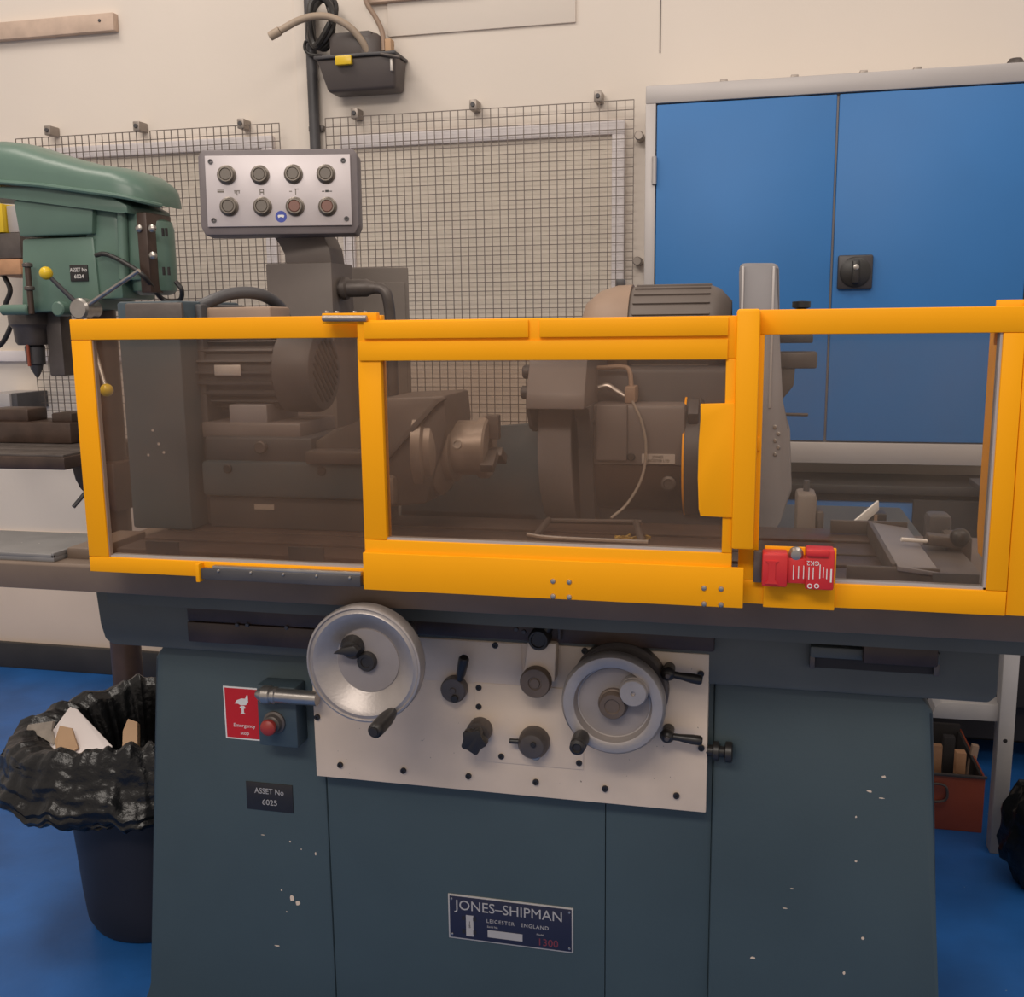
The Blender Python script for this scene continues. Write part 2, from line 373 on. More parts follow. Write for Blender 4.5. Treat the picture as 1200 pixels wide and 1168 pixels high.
# low dark bench with blue front under the cabinet
b0, b1 = at(880, 600, 3.5).x, at(1400, 600, 3.5).x
t = thing('low_cupboard', 'dark low cupboard with blue front panel under the blue cabinet', 'cupboard', ((b0+b1)/2, 3.65, 0))
bm = new(); box(bm, b0, b1, 3.52, YW-0.04, 0.10, 0.93, 0.01); obj('body', bm, M['dark'], t)
bm = new(); box(bm, b0-0.02, b1, 3.48, YW-0.04, 0.93, 0.96, 0.004); obj('top', bm, M['skirt'], t)
bm = new(); box(bm, b0+0.02, b1, 3.505, 3.522, 0.45, 0.90, 0.004); obj('front_panel', bm, M['cabd'], t)
for x in (b0+0.06, b1-0.06):
    bm = new(); box(bm, x-0.03, x+0.03, 3.55, 3.61, 0, 0.10, 0.004); obj('foot', bm, M['dark'], t)

# ------------------------------------------------------------------ grinding machine: base, bed, table
YB = 1.72
G = thing('grinding_machine', 'teal cylindrical grinding machine with cream control plate and two handwheels', 'machine', (at(640, 1000, YB).x, 2.2, 0))
xlt, xlb = at(182, 768, YB).x, at(180, 1140, YB).x
xrt, xrb = at(1093, 822, YB).x, at(1097, 1160, YB).x
zbt = 0.885
sl = (xlb-xlt)/(0.165-0.862); sr = (xrb-xrt)/(0.354-0.875)
def xl(z): return xlt + sl*(z-0.862)
def xr(z): return xrt + sr*(z-0.875)
xs1, xs2, xs3 = at(386, 1000, YB).x, at(833, 1000, YB).x, at(709, 1050, YB).x
bm = new(); prism(bm, [(xl(0.14)-0.025, 0.0), (xl(0.14)-0.025, 0.10), (xl(0.14), 0.14), (xl(0.86), 0.86), (xl(0.86)+0.02, zbt), (xs1, zbt), (xs1, 0)], YB, 2.9, bev=0.006); obj('pedestal', bm, M['teal'], G)
bm = new(); prism(bm, [(xs2, 0), (xs2, zbt), (xr(0.86)-0.02, zbt), (xr(0.86), 0.86), (xr(0.14), 0.14), (xr(0.14)+0.025, 0.10), (xr(0.14)+0.025, 0)], YB-0.006, 2.9, bev=0.006); obj('pedestal', bm, M['teal'], G)
bm = new(); box(bm, xs1-0.002, xs2+0.002, YB+0.02, 2.88, 0.0, zbt); obj('base_frame', bm, M['teal_d'], G)
for a, b in ((xs1+0.0006, xs3-0.0006), (xs3+0.0006, xs2-0.0006)):
    bm = new(); box(bm, a, b, YB+0.003, YB+0.022, 0.02, zbt, 0.0012); obj('access_panel', bm, M['teal'], G)
# bed
bl = at(118, 697, 1.70).x; br = 0.394; z0b, z1b = 0.889, 1.0
bm = new(); prism(bm, [(bl-0.005, z1b), (bl, 0.93), (bl+0.008, 0.90), (bl+0.024, z0b), (br-0.012, z0b), (br, 0.90), (br, z1b)], 1.69, 2.85, bev=0.005); bed = obj('bed', bm, M['bedm'], G)
q = ext(222, 708, 838, 752, 1.68); bm = new(); box(bm, q[0], q[1], 1.672, 1.70, 0.952, 0.995, 0.004); wc = obj('way_cover', bm, M['oily'], G)
bm = new(); box(bm, q[0], at(368, 730, 1.67).x, 1.6705, 1.70, 0.912, 0.9515, 0.003); obj('way_cover', bm, M['oily'], G)
for px, py in ((278, 732), (290, 732), (336, 735), (605, 737), (614, 740)):
    p = at(px, py, 1.672); bm = new(); rcyl(bm, (p.x, 1.669, p.z), (p.x, 1.673, p.z), 0.004, 0.0008, 10); obj('screw', bm, M['iron_d'], wc)
# stop slot on the right of the bed
p0 = at(950, 755, 1.67); p1 = at(1102, 780, 1.67)
bm = new(); box(bm, p0.x, p1.x, 1.672, 1.70, p1.z, p0.z-0.004, 0.003); sb = obj('bed_bracket', bm, M['bedm'], G)
for xx in (p0.x, p1.x-0.008):
    bm = new(); box(bm, xx, xx+0.008, 1.675, 1.70, p1.z-0.02, p1.z+0.002, 0.001); obj('bracket_lip', bm, M['iron'], sb)
bm = new(); box(bm, p0.x+0.008, p1.x-0.008, 1.684, 1.70, p1.z-0.02, p1.z, 0.0); obj('slot', bm, M['dark'], sb)
bm = new(); box(bm, at(1012, 755, 1.66).x, at(1100, 755, 1.66).x, 1.655, 1.70, p0.z-0.022, p0.z+0.010, 0.003); obj('bracket_block', bm, M['oily'], sb)
# tables
tx0, tx1 = -2.05, 0.62
bm = new(); prism(bm, [(1.52, 1.044), (1.52, 1.088), (1.524, 1.092), (1.735, 1.092), (1.735, 1.044)], tx0, tx1, 'x', bev=0.0015); tb = obj('sliding_table', bm, M['tabm'], G)
bm = new(); box(bm, -1.20, tx1, 1.7355, 2.02, 1.044, 1.092, 0.0015); obj('table_rear', bm, M['tabm'], G)
bm = new(); box(bm, -1.14, tx1, 1.60, 2.02, 1.0, 1.0435); obj('slideway', bm, M['bedm'], G)
ux0, ux1 = -1.10, at(1050, 640, 1.6).x
for a, b, zt in ((1.58, 1.655, 1.110), (1.667, 1.735, 1.112), (1.747, 1.835, 1.112), (1.847, 1.95, 1.114)):
    bm = new(); box(bm, ux0, ux1, a, b, 1.090, zt, 0.002); obj('table_strip', bm, M['oily'], G)
bm = new(); box(bm, ux0, ux1, 1.575, 1.955, 1.090, 1.098); obj('table_floor', bm, M['oily'], G)
# coolant tray at the left end
p = at(84, 645, 1.58)
bm = new()
prism(bm, [(1.53, 1.092), (1.53, 1.100), (1.73, 1.100), (1.73, 1.092)], tx0, p.x, 'x', bev=0.001)
box(bm, p.x-0.006, p.x, 1.53, 1.73, 1.098, 1.108, 0.002); box(bm, tx0, p.x, 1.53, 1.536, 1.098, 1.106, 0.002)
obj('coolant_tray', bm, M['tray'], G, 'grey tray with chips on the left end of the table')
bm = new(); box(bm, p.x+0.004, at(128, 650, 1.6).x, 1.56, 1.72, 1.090, 1.112, 0.004); obj('table_stop', bm, M['tabm'], G)
# trough end on the right
q0 = at(990, 655, 1.60).x; q1 = at(1048, 655, 1.60).x; q2 = at(1098, 655, 1.60).x
bm = new()
box(bm, q0, q2, 1.565, 1.573, 1.09, 1.135, 0.002); box(bm, q0, q2, 1.90, 1.908, 1.115, 1.14, 0.002); box(bm, q1-0.008, q1, 1.57, 1.905, 1.09, 1.14, 0.002)
obj('coolant_trough', bm, M['iron'], G)
bm = new(); prism(bm, [(q1, 1.138), (q2, 1.130), (q2, 1.125), (q1, 1.131)], 1.56, 1.90, bev=0.0008); obj('trough_cover', bm, M['belt'], G)
bm = new(); box(bm, q2+0.004, q2+0.065, 1.545, 1.80, 1.09, 1.122, 0.003); sb = obj('end_block', bm, M['iron'], G)
for dx in (0.014, 0.05):
    bm = new(); rcyl(bm, (q2+dx, 1.541, 1.108), (q2+dx, 1.546, 1.108), 0.005, 0.001, 12); obj('bolt', bm, M['iron_d'], sb)

# control plate
YP = 1.70; YPF = 1.688
px0 = at(369.5, 880, YPF).x; px1 = at(829, 870, YPF).x; pz0 = at(600, 931, YPF).z; pz1 = at(660, 756.5, YPF).z
bm = new(); box(bm, px0, px1, YPF, YB+0.01, pz0, pz1, 0.002); CP = obj('control_plate', bm, M['cream'], G)
bm = new(); q = ext(557, 801, 684, 896, YPF); box(bm, q[0], q[1], YPF-0.002, YPF+0.001, q[2], q[3]-0.004, 0.0008); obj('cover_plate', bm, M['cream'], CP)
bm = new(); q = ext(495, 751, 612, 800, YPF); box(bm, q[0], q[1], YPF-0.0012, YPF+0.001, q[2], q[3], 0.0006); obj('cover_plate', bm, M['cream'], CP)
scr = [(125, 622, 340), (230, 840, 340), (518, 866, 340), (815, 891, 340), (937, 295, 340), (862, 487, 340), (862, 573, 340), (965, 800, 340),
       (187, 918, 580), (503, 948, 580), (828, 980, 580), (940, 425, 580), (942, 763, 580), (703, 342, 580), (410, 320, 580), (385, 830, 580)]
for x, y, o in scr:
    p = at(x*0.2568+o, y*0.2568+680, YPF); bm = new()
    lathe(bm, (p.x, YPF-0.0045, p.z), (0, 1, 0), [(0.0018, 0.002), (0.0022, 0.0), (0.0052, 0.0), (0.0056, 0.001), (0.0056, 0.005)], 14); obj('socket_screw', bm, M['black'], CP)

def disc(px, py, Y, prof, m, name, parent, n=40, label=None):
    p = at(px, py, Y); bm = new(); lathe(bm, p, (0, -1, 0), prof, n); return obj(name, bm, m, parent, label)

# left handwheel
YH = 1.482
p = at(425.5, 779, YH); r = 71.5*mpp(427, 778, YH); hc = p
bm = new(); lathe(bm, p, (0, -1, 0), [(0.012, -0.03), (r*0.90, -0.03), (r*0.985, -0.026), (r*1.0, -0.018), (r*1.0, -0.002), (r*0.985, 0.002), (r*0.955, 0.003), (r*0.935, 0.0), (r*0.90, 0.0005), (r*0.875, 0.002),
      (r*0.80, -0.001), (r*0.565, -0.022), (r*0.55, -0.023), (r*0.14, -0.023), (0.0, -0.023)], 72); HW = obj('handwheel', bm, M['wheel'], G, 'large dished silver handwheel')
bm = new(); lathe(bm, p, (0, -1, 0), [(r*0.545, -0.0228), (r*0.54, -0.0215), (0.0, -0.0215)], 64); obj('wheel_face', bm, M['wheel_in'], HW)
bm = new(); lathe(bm, p, (0, -1, 0), [(r*0.165, -0.022), (r*0.165, -0.014), (r*0.14, -0.011), (r*0.09, -0.011), (r*0.085, -0.013), (0, -0.013)], 32); obj('hub_cap', bm, M['black'], HW)
rcx = lambda bm, a, b, rr: rcyl(bm, a, b, rr, 0.002, 24)
bm = new(); rcx(bm, (p.x, YH+0.03, p.z), (p.x, 1.69, p.z), 0.028); obj('shaft', bm, M['steel'], HW)
k = at(408, 762, YH); bm = new()
lathe(bm, (k.x, YH+0.022, k.z), (0, -1, 0), [(0.020, 0), (0.020, 0.006), (0.017, 0.010), (0.013, 0.016), (0, 0.018)], 24)
prism(bm, [(k.x-0.026, k.z-0.006), (k.x-0.008, k.z+0.005), (k.x+0.012, k.z+0.010), (k.x+0.020, k.z+0.001), (k.x+0.014, k.z-0.008)], YH-0.006, YH+0.012, bev=0.003)
obj('pointer_knob', bm, M['black'], HW)
e = at(460, 834, YH); s_ = Vector((e.x, YH-0.002, e.z)); bm = new()
lathe(bm, s_, (0, -1, 0), [(0.008, 0), (0.010, 0.008), (0.0125, 0.03), (0.0125, 0.068), (0.0115, 0.078), (0.0085, 0.082), (0.0065, 0.082), (0.0065, 0.084), (0, 0.084)], 28); obj('handle', bm, M['black'], HW)

# right handwheel
YR = 1.61
p = at(718, 826, YR); r = 62*mpp(718, 826, YR)
bm = new(); lathe(bm, p, (0, -1, 0), [(0.012, -0.025), (r*0.92, -0.025), (r*0.99, -0.020), (r, -0.012), (r*0.985, -0.002), (r*0.94, 0.003), (r*0.80, 0.004), (r*0.745, 0.002), (r*0.725, -0.004), (r*0.70, -0.014), (r*0.66, -0.015), (r*0.33, -0.015), (0, -0.015)], 72)
HR = obj('handwheel', bm, M['wheel'], G, 'smaller silver handwheel with a micro dial')
bm = new(); lathe(bm, p, (0, -1, 0), [(r*0.68, -0.0148), (r*0.67, -0.0138), (0, -0.0138)], 64); obj('wheel_face', bm, M['wheel_in'], HR)
bm = new(); lathe(bm, p, (0, -1, 0), [(r*0.29, -0.014), (r*0.29, -0.006), (r*0.26, -0.005), (r*0.255, 0.006), (r*0.235, 0.009), (r*0.15, 0.009), (r*0.13, 0.007), (0, 0.007)], 40); obj('hub', bm, M['knobd'], HR)
k = at(742, 812, YR-0.012); bm = new(); lathe(bm, (k.x, YR+0.012, k.z), (0, -1, 0), [(0.024, 0), (0.024, 0.016), (0.0225, 0.018), (0.0225, 0.026), (0.021, 0.028), (0.004, 0.028), (0.003, 0.024), (0, 0.024)], 40); obj('micro_dial', bm, M['wheel'], HR)
bm = new(); rcx(bm, (p.x, YR+0.024, p.z), (p.x, YPF, p.z), 0.045); obj('shaft', bm, M['iron'], HR)
e = at(682, 862, YR); s_ = Vector((e.x, YR, e.z)); bm = new()
lathe(bm, s_, (0, -1, 0), [(0.009, 0), (0.013, 0.004), (0.0145, 0.014), (0.0135, 0.040), (0.010, 0.044), (0.0125, 0.047), (0.0125, 0.051), (0.008, 0.053), (0.006, 0.050), (0, 0.050)], 28); obj('handle', bm, M['black'], HR)
q = at(770, 790, YPF)
bm = new(); lathe(bm, (p.x+0.004, YPF-0.001, p.z+0.006), (0, -1, 0), [(r*0.95, 0), (r*0.95, 0.020), (r*0.9, 0.024), (0, 0.024)], 64); obj('graduated_collar', bm, M['iron'], G)
q = at(716, 758, YPF); bm = new(); box(bm, q.x-0.006, q.x+0.006, YPF-0.022, YPF, q.z-0.012, q.z+0.012, 0.002); obj('index_mark', bm, M['steel'], G)

# lever upper left on the plate
L1 = disc(534, 805, YPF, [(0.0235, 0), (0.0235, 0.016), (0.021, 0.019), (0.006, 0.019), (0.005, 0.021), (0, 0.021)], M['iron'], 'lever_disc', G, label='grey disc with a short upright lever')
a = at(539, 795, YPF-0.018); b = at(544, 770, YPF-0.035); bm = new(); lathe(bm, a, b-a, [(0.007, 0), (0.0065, 0.006), (0.0085, 0.012), (0.0095, (b-a).length-0.004), (0.007, (b-a).length), (0, (b-a).length)], 20); obj('lever', bm, M['black'], L1)
a = at(533, 818, YPF-0.018); bm = new(); rcyl(bm, a, a+Vector((0, -0.006, 0)), 0.007, 0.001, 16); obj('stop_pin', bm, M['black'], L1)
# star knob
S1 = disc(564, 853, YPF, [(0.022, 0), (0.022, 0.024), (0.020, 0.028), (0.011, 0.029), (0.010, 0.045), (0, 0.045)], M['iron'], 'knob_boss', G, label='round boss carrying a black star knob')
k = at(556, 867, YPF-0.05); bm = new(); pts = []
for i in range(40):
    th = 2*PI*i/40; rr = 0.0205+0.0038*math.cos(5*th+0.6); pts.append((k.x+rr*math.cos(th), k.z+rr*math.sin(th)))
prism(bm, pts, YPF-0.060, YPF-0.042, bev=0.0015); lathe(bm, (k.x, YPF-0.043, k.z), (0, 1, 0), [(0.012, 0), (0.010, 0.02)], 20); obj('star_knob', bm, M['black'], S1)
# small valve
V1 = disc(627, 867, YPF, [(0.028, 0), (0.028, 0.012), (0.0265, 0.022), (0.021, 0.030), (0.010, 0.033), (0, 0.033)], M['iron'], 'valve', G, label='grey domed valve with a small side lever')
a = at(616, 869, YPF-0.018); b = at(597, 868, YPF-0.02); bm = new(); rcyl(bm, a, b, 0.0048, 0.001, 14); obj('lever', bm, M['black'], V1)
k = at(625, 872, YPF-0.033); bm = new(); rcyl(bm, k, k+Vector((0, -0.004, 0)), 0.005, 0.001, 14); obj('screw', bm, M['black'], V1)
k = at(628, 885, YPF-0.02); bm = new(); rcyl(bm, (k.x, YPF-0.001, k.z), (k.x, YPF-0.026, k.z), 0.0085, 0.002, 18); obj('drain_cap', bm, M['steel'], V1)
# two clamp levers
for (x1_, y1_, x2_, y2_) in ((783, 789, 823, 797), (782, 862, 823, 868)):
    k = at(x1_, y1_, YPF-0.03); e = at(x2_, y2_, YPF-0.035); bm = new(); ball(bm, k, 0.0125); cyl(bm, (k.x, YPF, k.z), (k.x, YPF-0.02, k.z), 0.010); o = obj('clamp_lever', bm, M['black'], G)
    d = e-k; L = d.length; bm = new(); lathe(bm, k, d, [(0.006, 0.008), (0.0062, L*0.35), (0.0085, L*0.7), (0.0085, L-0.004), (0.006, L), (0, L)], 18); obj('lever_arm', bm, M['black'], o)
    bm = new(); rcyl(bm, k+Vector((0, -0.011, 0)), k+Vector((0, -0.015, 0)), 0.0045, 0.001, 14); obj('lever_pin', bm, M['iron'], o)
# knob stack on the right side of the plate
k = at(838, 877, YB-0.012); bm = new()
lathe(bm, (k.x-0.016, YB-0.022, k.z), (1, 0, 0), [(0.010, 0), (0.010, 0.012), (0.017, 0.014), (0.017, 0.022), (0.010, 0.024), (0.009, 0.032), (0.018, 0.034), (0.018, 0.044), (0.015, 0.046), (0, 0.046)], 24); obj('clamp_knob', bm, M['black'], G)
# hydraulic lever bracket at the top of the plate
ys = YPF-0.03
pa = [at(618, 752, ys), at(652, 754, ys), at(650, 800, ys), at(612, 796, ys)]
bm = new(); prism(bm, [(v.x, v.z) for v in pa], ys, YPF, bev=0.004); HB = obj('lever_bracket', bm, M['cream'], G, 'cream bracket with a round knob below and a lever above')
disc(629, 797, ys, [(0.027, 0), (0.027, 0.014), (0.025, 0.017), (0.012, 0.017), (0.011, 0.015), (0.009, 0.015), (0.008, 0.018), (0, 0.018)], M['knobd'], 'round_knob', HB)
disc(633, 747, ys-0.0, [(0.0185, -0.02), (0.0185, 0.014), (0.016, 0.018), (0.013, 0.018), (0.012, 0.015), (0, 0.015)], M['black'], 'pivot_cap', HB)
bm = new(); tube(bm, [at(638, 742, ys), at(645, 728, ys), at(643, 705, ys-0.02)], 0.009, 12); obj('lever', bm, M['black'], HB)
bm = new(); tube(bm, [at(646, 730, ys), at(655, 735, ys), at(656, 748, ys+0.01)], 0.004, 10); obj('spring_clip', bm, M['iron'], HB)

# emergency stop station
bm = new(); q = ext(303, 803, 349, 874, YB-0.04); box(bm, q[0], q[1], YB-0.045, YB+0.002, q[2], q[3], 0.005)
ES = obj('stop_switch_box', bm, M['teal_d'], G, 'small teal box with a red mushroom stop button')
k = at(322, 846, YB-0.045); bm = new(); lathe(bm, k, (0, -1, 0), [(0.022, 0), (0.022, 0.004), (0.018, 0.006), (0.016, 0.014), (0.013, 0.016), (0.010, 0.022)], 28); obj('button_collar', bm, M['iron'], ES)
bm = new(); lathe(bm, k+Vector((0, -0.018, 0)), (0, -1, 0), [(0.009, 0), (0.014, 0.003), (0.0155, 0.008), (0.0145, 0.013), (0.010, 0.017), (0, 0.019)], 28); obj('stop_button', bm, M['stopred'], ES)
a = at(300, 813, YB-0.058); bm = new()
L = at(372, 816, YB-0.058).x-a.x-0.05
lathe(bm, (a.x, YB-0.058, a.z), (1, 0, 0), [(0.006, 0), (0.011, 0.006), (0.016, 0.014), (0.0175, 0.016), (0.0175, 0.030), (0.0145, 0.033), (0.0145, 0.036), (0.0165, 0.037), (0.0165, 0.041), (0.014, 0.043), (0.0135, L+0.05)], 28)
obj('conduit', bm, M['steel'], ES, 'dull steel conduit gland')
q = ext(263.5, 805, 306, 866, YB); YS_ = YB-0.0012
bm = new(); box(bm, q[0], q[1], YS_, YB+0.001, q[2], q[3], 0.0); SG = obj('stop_sign', bm, M['white'], G, 'red and white emergency stop sticker')
wq = q[1]-q[0]; hq = q[3]-q[2]
bm = new(); box(bm, q[0]+0.003, q[1]-0.003, YS_-0.0004, YS_, q[2]+0.003, q[3]-0.003); obj('sign_field', bm, M['redsign'], SG)
xc = q[0]+wq*0.52; zc = q[2]+hq*0.63
def flat(name, pts, m, parent, Y, d=0.0004):
    bm = new(); prism(bm, pts, Y-d, Y); return obj(name, bm, m, parent)
flat('hand_symbol', [(xc-0.017, zc+0.006), (xc-0.012, zc+0.013), (xc-0.002, zc+0.017), (xc+0.006, zc+0.017), (xc+0.009, zc+0.024), (xc+0.012, zc+0.024), (xc+0.012, zc+0.010), (xc+0.007, zc+0.004), (xc-0.004, zc+0.003), (xc-0.010, zc+0.006)], M['white'], SG, YS_-0.0004)
flat('button_symbol', [(xc-0.007, zc-0.002), (xc-0.004, zc+0.002), (xc+0.003, zc+0.002), (xc+0.006, zc-0.002), (xc+0.002, zc-0.004), (xc+0.002, zc-0.012), (xc+0.005, zc-0.014), (xc-0.006, zc-0.014), (xc-0.003, zc-0.012), (xc-0.003, zc-0.004)], M['white'], SG, YS_-0.0004)
text('lettering', 'Emergency', 0.0105, (xc+0.001, YS_-0.0005, q[2]+hq*0.27), M['white'], SG)
text('lettering', 'stop', 0.0105, (xc+0.001, YS_-0.0005, q[2]+hq*0.13), M['white'], SG)

# asset plate and name plate
q = ext(289.5, 917.5, 343.5, 949.5, YB); bm = new(); box(bm, q[0], q[1], YB-0.002, YB+0.001, q[2], q[3], 0.0006); AP = obj('asset_plate', bm, M['black'], G, 'black engraved asset number plate')
xc = (q[0]+q[1])/2; hq = q[3]-q[2]
text('lettering', 'ASSET No', 0.0165, (xc, YB-0.0022, q[2]+hq*0.70), M['pale'], AP, xs=0.88)
text('lettering', '6025', 0.0165, (xc, YB-0.0022, q[2]+hq*0.30), M['pale'], AP)
YN = YB+0.003
q = ext(526, 1055, 672, 1107, YN); q = (q[0], q[1], q[2], q[3]); xw = q[1]-q[0]; hq = q[3]-q[2]
bm = new(); box(bm, q[0], q[1], YN-0.002, YN+0.001, q[2], q[3], 0.0008); NP = obj('name_plate', bm, M['pale'], G, 'navy maker plate with silver border and lettering')
bm = new(); box(bm, q[0]+0.003, q[1]-0.003, YN-0.0026, YN-0.0015, q[2]+0.003, q[3]-0.003, 0.0004); obj('plate_field', bm, M['navy'], NP)
yt = YN-0.0027; X = lambda f: q[0]+xw*f; Zf = lambda f: q[2]+hq*f
text('lettering', 'JONES\u2013SHIPMAN', 0.0285, (X(0.49), yt, Zf(0.77)), M['pale'], NP, xs=0.98)
text('lettering', 'LEICESTER   ENGLAND', 0.0105, (X(0.56), yt, Zf(0.49)), M['pale'], NP, spacing=1.15)
text('lettering', 'Serial No', 0.0055, (X(0.36), yt, Zf(0.365)), M['pale'], NP)
text('lettering', 'Model', 0.0055, (X(0.74), yt, Zf(0.33)), M['pale'], NP)
text('lettering', '1300', 0.0205, (X(0.80), yt, Zf(0.16)), M['redpr'], NP)
bm = new(); box(bm, X(0.32), X(0.60), yt-0.0003, yt+0.0006, Zf(0.13), Zf(0.29)); obj('serial_strip', bm, M['pale'], NP)
bm = new(); box(bm, X(0.145), X(0.205), yt-0.0003, yt+0.0006, Zf(0.10), Zf(0.57)); obj('emblem', bm, M['pale'], NP)
for f in (0.125, 0.215):
    for g in (0.15, 0.45):
        bm = new(); box(bm, X(f)-0.003, X(f)+0.003, yt-0.0004, yt+0.0006, Zf(g), Zf(g+0.09)); obj('emblem_block', bm, M['black'], NP)
text('emblem_letters', 'J\nS', 0.008, (X(0.175), yt-0.0004, Zf(0.36)), M['black'], NP)
for f, g in ((0.03, 0.90), (0.97, 0.90), (0.03, 0.10), (0.97, 0.10)):
    bm = new(); rcyl(bm, (X(f), yt+0.0006, Zf(g)), (X(f), yt-0.0008, Zf(g)), 0.0022, 0.0003, 10); obj('rivet', bm, M['steel'], NP)
# chipped paint spots
def chip(px, py, rx, rz, Y):
    p = at(px, py, Y); pts = [(p.x+rx*(0.6+0.5*random.random())*math.cos(2*PI*i/9), p.z+rz*(0.6+0.5*random.random())*math.sin(2*PI*i/9)) for i in range(9)]
    bm = new(); prism(bm, pts, Y-0.0003, Y+0.0005); obj('paint_chip', bm, M['cream'], G)
for c in ((342, 1052, .006, .008), (349, 1058, .006, .007), (340, 986, .0022, .0022), (370, 1000, .002, .004), (353, 995, .0015, .0015), (330, 1043, .002, .002), (325, 1108, .006, .0015), (308, 978, .005, .001), (336, 1068, .002, .0015)):
    chip(c[0], c[1], c[2], c[3], YB)
for c in ((1036, 910, .004, .0025), (1019, 927, .005, .0022), (1033, 935, .006, .001), (1003, 1009, .003, .0015), (928, 1041, .004, .001), (920, 1064, .005, .001), (1011, 1099, .003, .003), (882, 1122, .005, .003), (989, 1140, .003, .004), (1003, 957, .002, .002)):
    chip(c[0], c[1], c[2], c[3], YB-0.006)

# ------------------------------------------------------------------ workhead with motor and chuck
YK = 1.76
WH = thing('workhead', 'dark workhead with finned motor and chuck behind the left guard panes', 'workhead', (at(330, 560, YK).x, 1.86, 1.112))
def pbox(name, px0, py0, px1, py1, Y, d, m, parent, bev=0.004, label=None, z0=None, z1=None):
    q = ext(px0, py0, px1, py1, Y); bm = new()
    box(bm, q[0], q[1], Y, Y+d, q[2] if z0 is None else z0, q[3] if z1 is None else z1, bev); return obj(name, bm, m, parent, label)
pbox('swivel_base', 246, 584, 432, 625, YK+0.02, 0.17, M['iron_d'], WH, z0=1.112)
bd = pbox('body', 236, 542, 436, 584, YK, 0.22, M['teal_d'], WH, 0.008)
for px, py in ((267, 548), (377, 551)):
    p = at(px, py+1, YK); bm = new(); rcyl(bm, (p.x, YK-0.004, p.z), (p.x, YK+0.002, p.z), 0.009, 0.002, 16); obj('bolt', bm, M['black'], bd)
pbox('scale_label', 298, 591, 321, 597, YK+0.019, 0.003, M['pale'], WH, 0.0, 'small pale scale label')
pbox('slide', 240, 512, 366, 543, YK+0.015, 0.19, M['iron_d'], WH, 0.006)
pbox('motor_platform', 236, 495, 352, 514, YK+0.03, 0.17, M['tblue'], WH, 0.005)
pbox('motor_foot', 268, 474, 313, 498, YK+0.035, 0.14, M['belt'], WH, 0.004)
p = at(300, 524, YK+0.01); bm = new(); rcyl(bm, (at(303, 530, YK).x, YK+0.018, p.z), (at(303, 530, YK).x, YK+0.004, p.z), 0.012, 0.002, 18); obj('clamp_bolt', bm, M['iron'], WH)
# motor
YM = 1.865; zc = at(300, 436, YM-0.07).z; xm0 = at(240, 436, YM).x; xm1 = at(327, 436, YM-0.05).x; xm2 = at(384, 436, YM).x; rm = 0.070
bm = new(); lathe(bm, (xm0, YM, zc), (1, 0, 0), [(rm*0.7, -0.012), (rm*0.92, -0.006), (rm*0.95, 0), (rm*0.95, xm1-xm0)], 48); MO = obj('motor', bm, M['iron_d'], WH)
nf = 22
for i in range(nf):
    th = 2*PI*i/nf; c = Vector(((xm0+xm1)/2+0.006, YM+math.cos(th)*rm*0.99, zc+math.sin(th)*rm*0.99))
    bm = new(); obox(bm, c, xm1-xm0-0.02, 0.016, 0.004, rx=th); obj('fin', bm, M['iron_d'], MO)
bm = new(); lathe(bm, (xm1-0.004, YM, zc), (1, 0, 0), [(rm*1.02, 0), (rm*1.16, 0.004), (rm*1.16, xm2-xm1-0.015), (rm*1.08, xm2-xm1-0.003), (rm*1.0, xm2-xm1), (0, xm2-xm1)], 56); obj('fan_cowl', bm, M['iron_d'], MO)
for j in range(-4, 5):
    L = 2*math.sqrt(max(0.0, (rm*0.9)**2-(j*0.014)**2))*0.9
    bm = new(); obox(bm, (xm2-0.003, YM+j*0.014*0.7, zc+j*0.014*0.7), 0.002, L, 0.006, rx=-PI/4); obj('vent_slot', bm, M['dark'], MO)
bm = new(); obox(bm, (at(290, 446, YM).x, YM-rm*1.09, zc+0.004), 0.055, 0.004, 0.020, bev=0.001); obj('rating_plate', bm, M['pale'], MO)
bm = new(); box(bm, at(250, 380, YM).x, at(330, 380, YM).x, YM-0.045, YM+0.045, zc+rm*0.85, at(290, 360, YM).z, 0.006); obj('terminal_box', bm, M['tan'], MO)
bm = new(); tube(bm, [at(222, 366, YM-0.03), at(240, 356, YM-0.03), at(272, 344, YM), at(305, 345, YM+0.04), at(330, 362, YM+0.10), at(338, 390, YM+0.12)], 0.012, 12); obj('cable_hose', bm, M['iron_d'], MO)
# spindle body and nose
f0 = YK+0.03
poly = [(352, 546), (352, 528), (392, 502), (420, 497), (448, 466), (520, 463), (524, 500), (500, 590), (440, 596), (430, 546)]
bm = new(); prism(bm, [(at(a, b, f0).x, at(a, b, f0).z) for a, b in poly], f0, f0+0.17, bev=0.006); sp = obj('spindle_housing', bm, M['iron'], WH)
poly = [(449, 536), (510, 467), (522, 464), (523, 468), (513, 472), (453, 541)]
bm = new(); prism(bm, [(at(a, b, f0-0.01).x, at(a, b, f0-0.01).z) for a, b in poly], f0-0.012, f0+0.004, bev=0.001); obj('cover_edge', bm, M['iron'], sp)
pbox('side_cover', 357, 529, 434, 545, YK-0.012, 0.05, M['iron'], WH, 0.005)
bm = new(); p = at(440, 568, f0); box(bm, at(428, 568, f0).x, at(466, 568, f0).x, f0-0.02, f0+0.03, at(440, 590, f0).z, at(440, 556, f0).z, 0.01); obj('drive_guard', bm, M['chuck'], WH)
YA = 1.87; zA = at(540, 524, YA).z
def ax(px): return at(px, 524, YA-0.05).x
